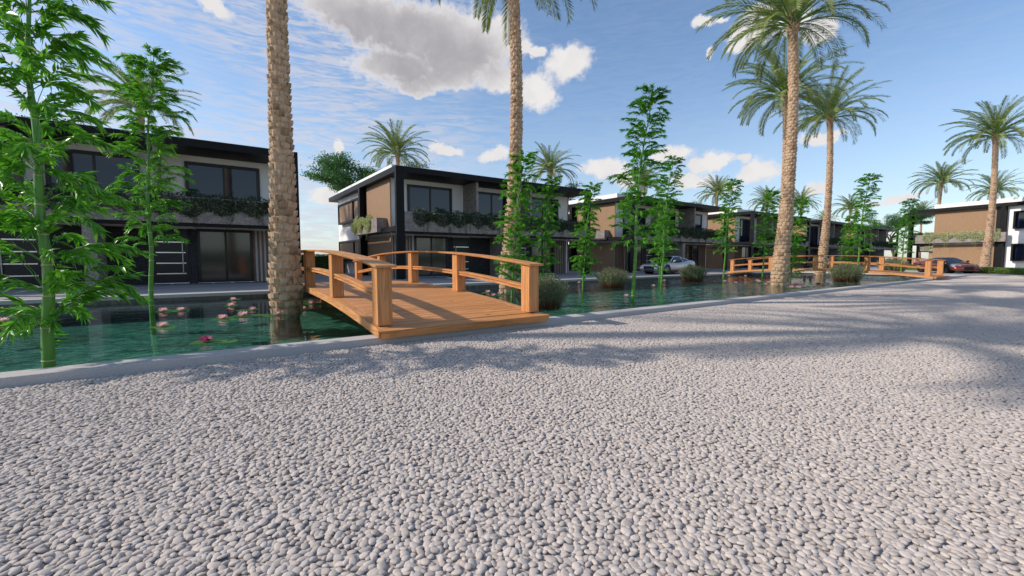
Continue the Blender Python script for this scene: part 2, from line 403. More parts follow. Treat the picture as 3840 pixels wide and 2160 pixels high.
ground_mat('far_ground', (0.40, 0.37, 0.345), (0.50, 0.46, 0.43), 8, 0.2)
def bed_mat():
    m, t = new_mat('pond_bed'); co = obj_co(t)
    mp = t.node('ShaderNodeMapping', i_2=(0, 0, R(20)), i_3=(3, 8, 1)); t.l.new(co, mp.inputs[0])
    a = t.noise(mp.outputs[0], 1.0, 4, 0.6, 1.0); b = t.noise(co, 0.6, 3)
    c = t.mix(t.ramp(a, 0.35, 0.65), rgb(0.045, 0.16, 0.135), rgb(0.30, 0.47, 0.36))
    c = t.mix(t.math('MULTIPLY', t.ramp(b, 0.5, 0.7), 0.6), c, rgb(0.15, 0.14, 0.08))
    finish(t, c, 0.9, a, 1.0, 0.14, spec=0.1); M['pond_bed'] = m
bed_mat()
def water_mat():
    m, t = new_mat('water'); co = obj_co(t)
    mp = t.node('ShaderNodeMapping', i_2=(0, 0, R(-35)), i_3=(0.8, 2.2, 1)); t.l.new(co, mp.inputs[0])
    h = t.noise(mp.outputs[0], 1.6, 3, 0.5, 0.6)
    sep = t.node('ShaderNodeSeparateXYZ'); t.l.new(co, sep.inputs[0])
    bp = t.node('ShaderNodeBump'); bp.inputs['Distance'].default_value = 0.07; t.l.new(h, bp.inputs['Height'])
    # livelier water away from the sheltered west end
    t.l.new(t.math('ADD', t.math('MULTIPLY', t.ramp(sep.outputs[0], 3, 14), 0.75), 0.13), bp.inputs['Strength'])
    inc = t.node('ShaderNodeNewGeometry').outputs['Incoming']
    dt = t.math('ABSOLUTE', t.vmath('DOT_PRODUCT', bp.outputs[0], inc).outputs['Value'], clamp=True)
    fr = t.math('ADD', 0.025, t.math('MULTIPLY', 0.975, t.math('POWER', t.math('SUBTRACT', 1.0, dt, clamp=True), 3.9)), clamp=True)
    tr = t.node('ShaderNodeBsdfTransparent'); tr.inputs[0].default_value = rgb(0.58, 0.88, 0.84)
    gl = t.node('ShaderNodeBsdfGlossy'); gl.inputs['Roughness'].default_value = 0.015; t.l.new(bp.outputs[0], gl.inputs['Normal'])
    mx = t.node('ShaderNodeMixShader'); t.l.new(fr, mx.inputs[0]); t.l.new(tr.outputs[0], mx.inputs[1]); t.l.new(gl.outputs[0], mx.inputs[2])
    o = t.node('ShaderNodeOutputMaterial'); t.l.new(mx.outputs[0], o.inputs[0]); M['water'] = m
water_mat()

# ------------------------------------------------------------------ ground, canal, kerb
WATER_Z = -0.10
CN0, CN1, CF0, CF1 = 5.80, 6.10, 16.42, 16.72      # near kerb outer/inner, far kerb inner/outer
WX, EX = -60.0, 40.1                                # canal ends
def sheet(name, rects, z, mat, kind='structure'):
    b = MB()
    for x0, x1, y0, y1 in rects: b.add([(x0,y0,z),(x1,y0,z),(x1,y1,z),(x0,y1,z)], [(0,1,2,3)])
    o = b.build(name, mat); tag(o, kind=kind); return o
sheet('ground', [(-1500,1500,-1500,CN1-0.1),(-1500,WX,CN1-0.1,CF0+0.1),(EX-0.1,1500,CN1-0.1,CF0+0.1),(-1500,1500,CF0+0.1,1500)], -0.012, M['far_ground'])
sheet('gravel_plaza', [(-30, 62, -24, CN0)], -0.0025, M['gravel_bed'])
sheet('pavement', [(-40, 110, CF1, 21.8)], 0.0, M['pavement'])
sheet('house_terrace', [(-40, 110, 21.8, 46)], 0.006, M['pavement'])
b = MB(); b.box(WX, EX+0.3, CN0, CN1, -0.3, 0.10); o = b.build('kerb', M['concrete'], bevel=0.008); tag(o, kind='structure')
b = MB(); b.box(WX, EX+0.3, CF0, CF1, -0.3, 0.10); o = b.build('far_kerb', M['concrete'], bevel=0.008); tag(o, kind='structure')
b = MB(); b.box(EX, EX+0.3, CN1, CF0, -0.3, 0.095); o = b.build('end_kerb', M['concrete'], bevel=0.008); tag(o, kind='structure')
b = MB(); b.box(WX, EX, CN1-0.02, CN1+0.004, -1.1, 0.0); b.box(WX, EX, CF0-0.004, CF0+0.02, -1.1, 0.0); b.box(EX-0.004, EX+0.02, CN1+.01, CF0-.01, -1.1, 0.0)
o = b.build('canal_wall', M['canal_wall']); tag(o, kind='structure')
sheet('pond_bed', [(WX, EX+0.1, CN1-0.1, CF0+0.1)], -0.62, M['pond_bed'])
sheet('water', [(WX, EX, CN1, CF0)], WATER_Z, M['water'])

# pebbles: one periodic tile of real stones, laid in a grid over the plaza (nobody could count them)
def pebbles():
    rng = np.random.default_rng(7)
    T = 1.6; pitch = 0.0275; n = int(round(T/pitch)); pitch = T/n
    me0 = bpy.data.meshes.new('tmp'); import bmesh
    bm = bmesh.new(); bmesh.ops.create_icosphere(bm, subdivisions=2, radius=1.0); bm.verts.ensure_lookup_table()
    sv = np.array([v.co[:] for v in bm.verts]); sf = np.array([[v.index for v in f.verts] for f in bm.faces]); bm.free()
    bpy.data.meshes.remove(me0)
    gi, gj = np.meshgrid(np.arange(n), np.arange(n)); N = gi.size
    px = (gi.ravel()+0.5*(gj.ravel() % 2)+rng.uniform(-.42, .42, N))*pitch; py = (gj.ravel()+rng.uniform(-.42, .42, N))*pitch
    a = rng.uniform(0.016, 0.027, N); bb = a*rng.uniform(0.55, 0.88, N); c = rng.uniform(0.0055, 0.0095, N)
    yaw = rng.uniform(0, 2*np.pi, N); tx = rng.normal(0, 0.17, N); ty = rng.normal(0, 0.17, N)
    z = rng.uniform(-0.002, 0.008, N)
    S = sv[None]*np.ones((N, 1, 1))
    # a little lumpiness so the stones are not perfect ellipsoids
    k = rng.normal(0, 1, (N, 1, 3)); k[..., 2] *= 0.3; k /= np.linalg.norm(k, axis=2, keepdims=True)
    S = S*(1-0.16*np.clip(np.sum(S*k, 2, keepdims=True), 0, 1)**2*1.2)
    S = np.sign(S)*np.abs(S)**np.array([0.95, 0.95, 0.84])
    S = S*np.stack([a, bb, c], 1)[:, None, :]
    def rot(S, ang, i, j):
        o = S.copy(); cs, sn = np.cos(ang)[:, None], np.sin(ang)[:, None]
        o[..., i] = S[..., i]*cs-S[..., j]*sn; o[..., j] = S[..., i]*sn+S[..., j]*cs; return o
    S = rot(S, tx, 1, 2); S = rot(S, ty, 0, 2); S = rot(S, yaw, 0, 1)
    S = S+np.stack([px, py, z], 1)[:, None, :]
    V = S.reshape(-1, 3); Fc = (sf[None]+(np.arange(N)*len(sv))[:, None, None]).reshape(-1, 3)
    tile = np_mesh('pebble_tile', V, Fc, M['pebble'], smooth=True)
    COL.objects.unlink(tile)
    # grid of tile corners over the plaza, trimmed against the kerb
    pts = [(-12+T*i, -19.95+T*j, 0.0) for i in range(46) for j in range(16)]
    x1 = CN0-T*1.0
    pts = [(p[0], p[1]+ (CN0-0.02-(-19.95+T*16)), 0.0) for p in pts]
    mg = bpy.data.meshes.new('pebbles'); mg.from_pydata(pts, [], [])
    ob = bpy.data.objects.new('pebbles', mg); COL.objects.link(ob); mg.materials.append(M['pebble'])
    g = bpy.data.node_groups.new('pebble_scatter', 'GeometryNodeTree')
    g.interface.new_socket('Geometry', in_out='INPUT', socket_type='NodeSocketGeometry')
    g.interface.new_socket('Geometry', in_out='OUTPUT', socket_type='NodeSocketGeometry')
    ni = g.nodes.new('NodeGroupInput'); no = g.nodes.new('NodeGroupOutput'); io = g.nodes.new('GeometryNodeInstanceOnPoints'); oi = g.nodes.new('GeometryNodeObjectInfo')
    oi.inputs['Object'].default_value = tile; oi.inputs['As Instance'].default_value = True
    g.links.new(ni.outputs[0], io.inputs['Points']); g.links.new(oi.outputs['Geometry'], io.inputs['Instance']); g.links.new(io.outputs[0], no.inputs[0])
    md = ob.modifiers.new('scatter', 'NODES'); md.node_group = g
    tag(ob, 'pale rounded pebbles covering the whole plaza in the foreground', 'pebbles', kind='stuff')
pebbles()

# ------------------------------------------------------------------ houses
def vines(name, x0, x1, y_in, y_out, ztop, mat, parent, axis, seed, n, longest, leaf):
    """trailing plants over a planter lip; axis 'x': planter runs along x, hangs over the -y face (y_out<y_in)"""
    rng = np.random.default_rng(seed)
    B = []; D = []; S = []; L = []
    length = x1-x0; sgn = 1 if y_out > y_in else -1
    cs = []; u_ = x0+0.45
    while u_ < x1: cs.append((u_, rng.uniform(0.38, 0.62), rng.uniform(0.7, 1.0))); u_ += (rng.uniform(1.1, 1.7) if axis == 'y' else rng.uniform(0.8, 1.5))
    hump = lambda u: max(h_*math.exp(-((u-c_)/w_)**2) for c_, w_, h_ in cs)
    for i in range(n):
        u = rng.uniform(x0, x1); k = rng.random()
        if k < 0.36:       # mound on top
            h = rng.random()**1.6*0.26*(0.5+hump(u)); v = y_in+(y_out-y_in)*rng.random(); p = [u, v, ztop+h-0.05]
        elif k < 0.93:     # curtain over the face
            d = rng.random()**1.1*longest*0.50*((0.45+0.6*hump(u)) if axis == 'x' else (0.2+0.95*hump(u))); v = y_out+sgn*rng.uniform(0.0, 0.10+0.05*rng.random()); p = [u, v, ztop-d]
        else: p = None
        if p is None: continue
        B.append(p); D.append(rng.normal(0, 1, 3)+np.array([0, sgn*0.6, -0.4])); S.append(rng.normal(0, 1, 3)); L.append(leaf*rng.uniform(0.6, 1.2))
    ns = int(length*2.3)
    for i in range(ns):   # long hanging strands, in bunches
        u = x0+0.3+(length-0.6)*((i//3+0.5)/math.ceil(ns/3))+rng.normal(0, 0.12); dl = longest*rng.uniform(0.7, 1.0)*(0.75+0.5*hump(u)*0.5)
        v = y_out+sgn*0.05
        for s in np.arange(0, dl, leaf*0.42):
            B.append([u+0.05*math.sin(s*4+i)+rng.normal(0, 0.012), v+rng.normal(0, 0.012), ztop-s]); D.append([rng.normal(0, 1), rng.normal(0, 1), -0.8]); S.append(rng.normal(0, 1, 3)); L.append(leaf*rng.uniform(0.5, 0.85))
    for i in range(int(length*3.2)):   # sprigs standing up
        u = rng.uniform(x0, x1); v = (y_in+y_out)/2; hh = rng.uniform(0.15, 0.42)*(0.6+hump(u)*0.5); dx = rng.normal(0, 0.35)
        for s in np.arange(0, hh, leaf*0.45):
            B.append([u+dx*s, v+rng.normal(0, 0.02), ztop+s]); D.append([rng.normal(0, 1), rng.normal(0, 1), 0.5]); S.append(rng.normal(0, 1, 3)); L.append(leaf*rng.uniform(0.5, 1.0))
    B = np.array(B); D = np.array(D, float); S = np.array(S); L = np.array(L)
    if axis == 'y': B = B[:, [1, 0, 2]]; D = D[:, [1, 0, 2]]
    V, Fq = leaf_batch(B, D, S, L, L*0.75, 0.15)
    return np_mesh(name, V, Fq, mat, parent)

def bx(name, x0, x1, y0, y1, z0, z1, mat, parent, bevel=0):
    b = MB(); b.box(x0, x1, y0, y1, z0, z1); return b.build(name, mat, parent, bevel=bevel)
def window(parent, u0, u1, z0, z1, v, glass, fr=0.11, splits=1, sill=False, name='window'):
    """glazed window in a wall facing -y at y=v; frame proud, panes set back"""
    b = MB(); f0, f1 = v-0.07, v+0.02
    b.box(u0, u1, f0, f1, z1-fr, z1); b.box(u0, u1, f0, f1, z0, z0+fr*0.8)
    b.box(u0, u0+fr, f0, f1, z0+fr*0.8, z1-fr); b.box(u1-fr, u1, f0, f1, z0+fr*0.8, z1-fr)
    for k in range(splits):
        c = u0+(u1-u0)*(k+1)/(splits+1); b.box(c-0.045, c+0.045, f0+0.015, f1, z0+fr*0.8, z1-fr)
    w = b.build(name, M['black_frame'], parent)
    g = MB(); g.box(u0+fr*0.8, u1-fr*0.8, v-0.012, v-0.004, z0+fr*0.6, z1-fr*0.8); g.build('pane', glass, w)
    if sill: bx('sill', u0-0.02, u1+0.02, v-0.16, v-0.0705, z0-0.06, z0+0.008, M['white_stucco'], w)
    return w

def side_parts(h, m, pl0=2.6, shutters=True):
    """everything on one end wall; m=False: the u=0 end, True: mirrored to the u=15 end"""
    def X(a, c): return (15-c, 15-a) if m else (a, c)
    ub = 0.42
    def B(name, a, c, y0, y1, z0, z1, mat, par, bevel=0):
        x0, x1 = X(a, c); return bx(name, x0, x1, y0, y1, z0, z1, mat, par, bevel)
    B('column', 0.0, 0.46, 0.0, 0.24, 0.0, 5.946, M['black_metal'], h, 0.008)
    B('fin_wall', 0.0, ub-0.002, 7.0, 7.32, 0.0, 5.946, M['black_metal'], h)
    B('beam', 0.0, 0.30, 0.243, 6.997, 2.70, 2.985, M['black_metal'], h)
    B('wood_panel', ub-0.05, ub-0.003, 2.03, 6.6, 2.99, 5.948, M['batten_wood'], h)
    B('wood_panel', ub-0.05, ub-0.003, 2.03, 6.6, 0.02, 2.55, M['batten_wood'], h)
    B('dark_panel', ub-0.03, ub-0.003, 6.603, 6.997, 0.02, 5.948, M['black_frame'], h)
    # stone planter carried on the beam, its pale trailing plants
    b = MB(); x0, x1 = X(-0.27, -0.003)
    b.box(x0, x1, pl0, 7.55, 2.74, 3.60); 
    x2, x3 = X(0.0, ub-0.053); b.box(x2, x3, pl0, pl0+0.25, 2.987, 3.60); b.box(x2, x3, pl0+.25, 6.995, 2.987, 3.3)
    p = b.build('side_planter', M['stone_cladding'], h)
    if m: vines('trailing_plant', pl0+0.6, 7.2, 15+0.1, 15+0.29, 3.60, M['ivy_pale'], p, 'y', 5, 7000, 1.45, 0.075)
    else: vines('trailing_plant', pl0+1.1, 7.5, -0.1, -0.29, 3.60, M['ivy_pale'], p, 'y', 4, 6500, 1.45, 0.075)
    # projecting boxed windows behind the fin
    for z0, z1 in ((3.86, 5.45), (0.95, 2.52)):
        b = MB(); o0, o1 = X(0.12, ub-0.004); t_ = 0.14
        y0, y1 = 7.8, 13.5
        b.box(o0, o1, y0, y1, z1-t_, z1); b.box(o0, o1, y0, y1, z0, z0+t_)
        b.box(o0, o1, y0, y0+t_, z0+t_, z1-t_); b.box(o0, o1, y1-t_, y1, z0+t_, z1-t_)
        w = b.build('window', M['black_metal'], h)
        g0, g1 = X(ub-0.035, ub-0.006)
        bx('pane', g0, g1, y0+t_, y1-t_, z0+t_, z1-t_, M['window_glass'], w)
        if shutters:
            s0, s1 = X(0.20, 0.26)
            bx('shutter', s0, s1, 9.6, y1-t_-0.02, z0+t_+0.01, z1-t_-0.01, M['batten_wood'], w)
            bx('shutter', s0, s1, y0+t_+0.1, 9.1, z0+t_+0.01, z1-t_-0.01, M['batten_wood'], w)
    return ub

def make_house(name, label, pl0=2.6, shutters=True):
    h = empty(name); tag(h, label, 'house', 'two-storey villas along the canal')
    ub = side_parts(h, False, pl0, shutters); side_parts(h, True, pl0, shutters)
    bx('wall', ub, 15-ub, 2.08, 14.6, 0.0, 5.946, M['white_stucco'], h)
    bx('rear_wing', 1.2, 13.8, 14.603, 16.6, 0.0, 2.95, M['white_stucco'], h)
    r = bx('roof', -0.0, 15.0, 0.0, 16.0, 5.95, 6.27, M['black_metal'], h)
    b = MB()
    for a in ((0.45, 14.55, 1.9, 2.1), (0.45, 14.55, 14.5, 14.7), (0.45, 0.65, 2.1, 14.5), (14.35, 14.55, 2.1, 14.5)): b.box(a[0], a[1], a[2], a[3], 6.272, 6.70)
    b.build('parapet', M['white_stucco'], r)
    bx('balcony_slab', 0.462, 14.538, 0.353, 2.03, 2.70, 2.95, M['dark_soffit'], h)
    bx('lintel', 0.462, 14.538, 0.05, 0.34, 2.56, 2.696, M['black_metal'], h)
    b = MB(); b.box(0.465, 14.535, 0.0, 0.10, 2.70, 3.80); b.box(0.465, 14.535, 0.25, 0.35, 2.70, 3.80); b.box(0.465, 14.535, 0.10, 0.25, 2.70, 3.62)
    p = b.build('planter', M['stone_cladding'], h)
    vines('ivy', 0.95, 14.3, 0.22, 0.0, 3.78, M['ivy_dark'], p, 'x', 3, 16000, 1.7, 0.078)
    for a in (5.30, 9.55): bx('party_wall', a, a+0.15, 0.36, 2.075, 2.953, 5.946, M['stone_cladding'], h)
    bx('stone_pier', 7.32, 7.72, 0.06, 2.0, 0.0, 2.556, M['stone_cladding'], h)
    b = MB()
    for a, c in ((4.13, 4.47), (5.75, 9.25), (10.53, 10.87)): b.box(a, c, 2.015, 2.077, 0.0, 2.55)
    b.build('brick_wall', M['dark_brick'], h)
    for k, (a, c) in enumerate(((4.48, 5.74), (9.26, 10.52))):
        b = MB(); b.box(a, a+0.07, 2.0, 2.07, 0, 2.52); b.box(c-0.07, c, 2.0, 2.07, 0, 2.52); b.box(a+.07, c-.07, 2.0, 2.07, 2.42, 2.52)
        b.box(a+0.072, c-0.072, 2.03, 2.07, 0.02, 2.418)
        d = b.build('door', M['door_black'], h)
        s = MB()
        for z in (0.45, 0.93, 1.42, 1.90): s.box(a+0.09, c-0.09, 2.018, 2.029, z, z+0.045)
        s.build('metal_strip', M['steel'], d)
        hx = (a+0.2) if k == 0 else (c-0.2)
        s = MB(); s.box(hx-0.02, hx+0.02, 1.95, 1.985, 0.42, 1.98); s.box(hx-.012, hx+.012, 1.985, 2.018, 0.5, 0.54); s.box(hx-.012, hx+.012, 1.985, 2.018, 1.85, 1.89)
        s.build('handle', M['handle_steel'], d)
        bx('threshold', a, c, 1.86, 1.998, 0.0, 0.05, M['white_stucco'], d)
    window(h, 1.86, 4.12, 0.02, 2.56, 2.06, M['window_glass_low'], 0.12, 1, True)
    window(h, 10.88, 13.14, 0.02, 2.56, 2.06, M['window_glass_low'], 0.12, 1, True)
    for a, c in ((1.45, 4.45), (6.05, 8.95), (10.55, 13.55)): window(h, a, c, 2.96, 5.66, 2.06, M['window_glass'], 0.14, 1)
    for a in (0.50, 13.16):
        b = MB(); k = a
        while k < a+1.28: b.box(k, k+0.08, 1.99, 2.07, 0.0, 2.55); k += 0.185
        b.build('slat_screen', M['slat_wood'], h)
    return h

H1 = make_house('villa', 'leftmost villa, its end column hidden behind the thick palm trunk by the bridge')
HX = [(-11.26, None), (8.60, 'villa right behind the near wooden bridge, with its wood-clad end facing left'),
      (28.2, 'third villa from the left, with the white coupe parked in front'),
      (48.0, 'fourth villa from the left, behind the left end of the far bridge'),
      (66.5, 'fifth villa from the left, its corner just left of the far-bridge palm'),
      (85.4, 'last villa of the left row, small and dark behind the far bridge')]
houses = []
for i, (x, lab) in enumerate(HX):
    h = H1 if i == 0 else copy_tree(H1)
    h.location = (x, 23.22, 0.008)
    if lab: h['label'] = lab
    houses.append(h)
HR = make_house('villa', 'villa at the right edge, white wall and brown wood cladding behind the red car', pl0=0.8, shutters=False)
HR.location = (76.15, 9.5, -0.008); HR.rotation_euler = (0, 0, R(164.5))
h = copy_tree(HR); h.location = (140, 22, 0); h.rotation_euler = (0, 0, R(164.5)); h['label'] = 'distant villa glimpsed under the planter of the right-hand villa'

# dark stepping slabs in front of the first two villas
slab = MB(); slab.box(-0.33, 0.33, -0.2, 0.2, 0, 0.02); s0 = slab.build('paving_slab', M['slab_stone'], bevel=0.004)
tag(s0, 'dark stone slab set in a row before the leftmost villa', 'paving slab', 'dark slabs before the leftmost villa')
first = True
for hx, lab, grp in ((-11.26, 'dark stone slab set in a row before the leftmost villa', 'dark slabs before the leftmost villa'),
                (8.60, 'dark stone slab in a row before the villa behind the near bridge', 'dark slabs before the villa behind the bridge')):
    us = (9.5, 10.27, 11.04, 11.81, 12.58, 13.35) if hx < 0 else (1.65, 2.42, 3.19, 3.96, 4.73, 5.5)
    for u in us:
        s = s0 if first else s0.copy()
        if not first: COL.objects.link(s)
        first = False
        s.location = (hx+u, 24.78, 0.007); s['label'] = lab; s['group'] = grp

# ------------------------------------------------------------------ wooden bridges
def make_bridge():
    L0, L1, X0, X1 = 0.0, 11.1, 0.0, 2.92          # local: x across, y along
    zt = lambda y: 0.215+0.30*(1-((y-5.55)/5.55)**2)
    root = empty('footbridge'); tag(root, None, 'bridge', 'arched wooden footbridges')
    # side stringers with a capping board
    for x in (X0, X1-0.16):
        b = MB(); N = 24; vs = []; fs = []
        for i in range(N+1):
            y = L1*i/N; z = zt(y); vs += [(x, y, z-0.125), (x+0.16, y, z-0.125), (x+0.16, y, z), (x, y, z)]
        for i in range(N):
            a = i*4; fs += [(a, a+4, a+5, a+1), (a+1, a+5, a+6, a+2), (a+2, a+6, a+7, a+3), (a+3, a+7, a+4, a)]
        fs += [(0, 1, 2, 3), (N*4+3, N*4+2, N*4+1, N*4)]
        b.add(vs, fs); b.build('stringer', M['bridge_wood_Y'], root, bevel=0.005)
    # deck planks, each its own board with a gap, in one deck mesh
    b = MB(); y = 0.165; w = 0.133
    while y+w < L1-0.16:
        z0, z1 = zt(y), zt(y+w)
        x0, x1 = X0+0.165, X1-0.165; e = 0.032
        b.add([(x0,y,z0-e),(x1,y,z0-e),(x1,y+w,z1-e),(x0,y+w,z1-e),(x0,y,z0),(x1,y,z0),(x1,y+w,z1),(x0,y+w,z1)],
              [(0,3,2,1),(4,5,6,7),(0,1,5,4),(1,2,6,5),(2,3,7,6),(3,0,4,7)]); y += w+0.013
    b.build('deck', M['bridge_wood_X'], root, bevel=0.003)
    for y0, y1 in ((-0.14, 0.158), (L1-0.158, L1+0.14)):
        s = -1 if y0 < 0 else 1; yo = y0 if s < 0 else y1; yi = y1 if s < 0 else y0
        z = zt(0)+0.002
        b = MB(); b.add([(X0+0.02, yo*1.0-s*0.05, z-0.125), (X1-0.02, yo-s*0.05, z-0.125), (X1-0.1, yi, z-0.125), (X0+0.1, yi, z-0.125), (X0-0.02, yo, z-0.01), (X1+0.02, yo, z-0.01), (X1-0.02, yi, z+0.004), (X0+0.02, yi, z+0.004)],
                        [(0,3,2,1),(4,5,6,7),(0,1,5,4),(1,2,6,5),(2,3,7,6),(3,0,4,7)] if s < 0 else [(0,1,2,3),(4,7,6,5),(0,4,5,1),(1,5,6,2),(2,6,7,3),(3,7,4,0)])
        b.build('end_board', M['bridge_wood_X'], root, bevel=0.004)
    b = MB()
    for x in (0.7, 1.45, 2.2):
        N = 16; vs = []; fs = []
        for i in range(N+1):
            y = 0.2+(L1-0.4)*i/N; z = zt(y)-0.034; vs += [(x-.04, y, z-0.10), (x+.04, y, z-0.10), (x+.04, y, z), (x-.04, y, z)]
        for i in range(N):
            a = i*4; fs += [(a, a+4, a+5, a+1), (a+1, a+5, a+6, a+2), (a+2, a+6, a+7, a+3), (a+3, a+7, a+4, a)]
        b.add(vs, fs)
    b.build('joist', M['bridge_wood_Y'], root)
    ys = [0.24, 2.88, 5.53, 8.18, 10.84]
    for side, xc in ((0, 0.14), (1, X1-0.14)):
        for y in ys:
            z = zt(y); b = MB(); b.box(xc-0.105, xc+0.105, y-0.12, y+0.12, z-0.10 if False else z+0.001, z+0.828)
            b.build('post', M['bridge_wood_Z'], root, bevel=0.006)
        def rail(x0, x1, dz, th, ya, yb, taper=0.0):
            N = 20; vs = []; fs = []
            for i in range(N+1):
                y = ya+(yb-ya)*i/N; z = zt(y)+dz; vs += [(x0+taper, y, z-th), (x1-taper, y, z-th), (x1, y, z), (x0, y, z)]
            for i in range(N):
                a = i*4; fs += [(a, a+4, a+5, a+1), (a+1, a+5, a+6, a+2), (a+2, a+6, a+7, a+3), (a+3, a+7, a+4, a)]
            fs += [(0, 1, 2, 3), (N*4+3, N*4+2, N*4+1, N*4)]
            return vs, fs
        b = MB(); b.add(*rail(xc-0.155, xc+0.155, 0.866, 0.036, 0.04, L1-0.04, 0.012)); b.build('handrail', M['bridge_wood_Y'], root, bevel=0.005)
        b = MB()
        for k in range(4):
            ya, yb = ys[k]+0.121, ys[k+1]-0.121
            b.add(*rail(xc-0.075, xc+0.075, 0.455, 0.030, ya, yb)); b.add(*rail(xc-0.055, xc+0.055, 0.424, 0.022, ya, yb)); b.add(*rail(xc-0.075, xc+0.075, 0.401, 0.030, ya, yb))
        b.build('middle_rail', M['bridge_wood_Y'], root, bevel=0.003)
    return root
BR = make_bridge(); BR.location = (1.86, 5.79, 0.0)
BR['label'] = 'large orange-brown arched wooden footbridge in the centre, nearest to the camera'
b2 = copy_tree(BR); b2.location = (31.55, 5.79, 0.0); b2['label'] = 'wooden footbridge farther along the canal, in front of the red car'
b3 = copy_tree(BR); b3.location = (112.0, 23.5, 0.0); b3.rotation_euler = (0, 0, R(-15)); b3['label'] = 'tiny far-off wooden footbridge seen between the last villas'

# ------------------------------------------------------------------ date palms
def palm_trunk(root, Hh=12.2, seed=1):
    rng = random.Random(seed)
    def cx(z): return 0.32*math.sin(math.pi*min(max(z/Hh, 0), 1)*0.9)
    def rad(z):
        if z < 1.2: return 0.315+0.035*math.sin(math.pi*z/1.2)
        return 0.315-0.14*(1-math.exp(-(z-1.2)/3.2))-0.012*(z/Hh)
    b = MB(); N = 24
    b.k = 1; b.tube([(0, 0, -0.60), (0, 0, -0.3), (0, 0, 0.02)], [0.34, 0.30, 0.27], 14); b.k = 0
    pts = [(cx(Hh*i/N), 0, -0.02 if i == 0 else Hh*i/N) for i in range(N+1)]
    b.tube(pts, [rad(Hh*i/N)*0.93 for i in range(N+1)], 14)
    z = -0.06; row = 0
    while z < Hh-0.05:
        r = rad(max(z, 0)); nb = 8 if r > 0.24 else 7
        hb = 0.175 if r > 0.24 else 0.145
        for k in range(nb):
            a0 = 2*math.pi*(k+0.5*(row % 2)+rng.uniform(-.08, .08))/nb; wd = 2*math.pi/nb*rng.uniform(0.93, 1.06)
            out = rng.uniform(0.034, 0.064); dz = rng.uniform(-0.02, 0.02); hh = hb*rng.uniform(1.0, 1.15); tilt = rng.uniform(-0.015, 0.015)
            vs = []; xc = cx(z)
            rows = ((0.0, -0.018, 0.82), (0.45, out*0.75, 0.97), (1.0, out, 1.0), (0.97, -0.03, 0.8))
            for q_, (t_, o_, ww) in enumerate(rows):
                for j in range(4):
                    a = a0+wd*ww*(j/3-0.5); rr = r*0.95+o_-(0.024 if (j in (0, 3) and q_ > 0) else 0)
                    zz = z+dz+hh*t_+(tilt*(j-1.5)/1.5 if t_ == 1.0 else 0)+(-0.012 if (j in (0, 3) and t_ == 1.0) else 0)
                    vs.append((xc+rr*math.cos(a), rr*math.sin(a), zz))
            fs = []
            for q in range(3):
                for j in range(3): fs.append((q*4+j, q*4+j+1, q*4+j+5, q*4+j+4))
            fs += [(0, 4, 8, 12), (3, 15, 11, 7)]
            b.add(vs, fs)
        z += hb; row += 1
    # upturned old frond stubs just under the crown
    for k in range(46):
        z = Hh-0.75+0.85*k/46; a = k*2.4; r = 0.17+0.05*(z-Hh+0.75)
        dx, dy = math.cos(a), math.sin(a); px_, py_ = -dy, dx; w0, w1 = 0.075, 0.03; ln = 0.26; xc = cx(z)
        p0 = Vector((xc+dx*r*0.8, dy*r*0.8, z)); p1 = Vector((xc+dx*(r+0.13), dy*(r+0.13), z+ln)); s_ = Vector((px_, py_, 0)); n_ = Vector((dx, dy, -0.4))*0.03
        b.add([p0-s_*w0-n_, p0+s_*w0-n_, p0+s_*w0+n_, p0-s_*w0+n_, p1-s_*w1-n_*.3, p1+s_*w1-n_*.3, p1+s_*w1+n_*.5, p1-s_*w1+n_*.5],
              [(0,3,2,1),(4,5,6,7),(0,1,5,4),(1,2,6,5),(2,3,7,6),(3,0,4,7)])
    b.build('trunk', [M['palm_bark'], M['wet_root']], root)
    return cx(Hh)
def palm_crown(root, x0, Hh=12.2, seed=1, nf=56, nl=80):
    rng = np.random.default_rng(seed); tb = MB()
    B = []; D = []; S = []; L = []
    for k in range(nf):
        u = (k+0.5)/nf; az = k*2.39996+rng.normal(0, 0.12)
        el0 = R(84-78*u**0.85+rng.normal(0, 4)); Lf = 4.15*rng.uniform(0.86, 1.06)*(0.80+0.20*math.sin(math.pi*min(1, u*1.1)))
        sag = R(38+66*u+rng.normal(0, 7)); el = el0
        p = np.array([x0+0.10*math.cos(az), 0.10*math.sin(az), Hh-0.12-0.35*u]); ns = 16; path = [p.copy()]; dirs = []
        tw = rng.normal(0, 0.12)
        for s in range(ns):
            t_ = (s+0.5)/ns; e = el0-sag*t_**1.45; aa = az+tw*t_
            d = np.array([math.cos(e)*math.cos(aa), math.cos(e)*math.sin(aa), math.sin(e)]); dirs.append(d)
            p = p+d*Lf/ns; path.append(p.copy())
        tb.tube([tuple(q) for q in path[::2]], [0.026*(1-i/(len(path[::2])-0.6))+0.004 for i in range(len(path[::2]))], 5, cap=False)
        for i in range(nl):
            t_ = 0.16+0.84*i/nl; f = t_*ns; j = min(int(f), ns-1); q = path[j]+(path[j+1]-path[j])*(f-j); d = dirs[j]
            side = np.cross(d, [0, 0, 1.0]); side /= np.linalg.norm(side)+1e-6; upv = np.cross(side, d)
            ll = 0.50*math.sin(math.pi*(0.12+0.80*t_))**0.6*rng.uniform(0.88, 1.08)
            for sg in (-1, 1):
                dd = side*sg*0.80+d*(0.62+0.3*t_)+upv*rng.normal(0.26, 0.13); B.append(q); D.append(dd); S.append(d+upv*0.5*sg+rng.normal(0, 0.25, 3)); L.append(ll)
    L = np.array(L); V, Fq = leaf_batch(B, D, S, L, np.full(len(L), 0.032), 0.22, 0.1)
    c = np_mesh('crown', V, Fq, M['palm_leaf'], root)
    tb.build('frond_stalk', M['branch_green'], c)
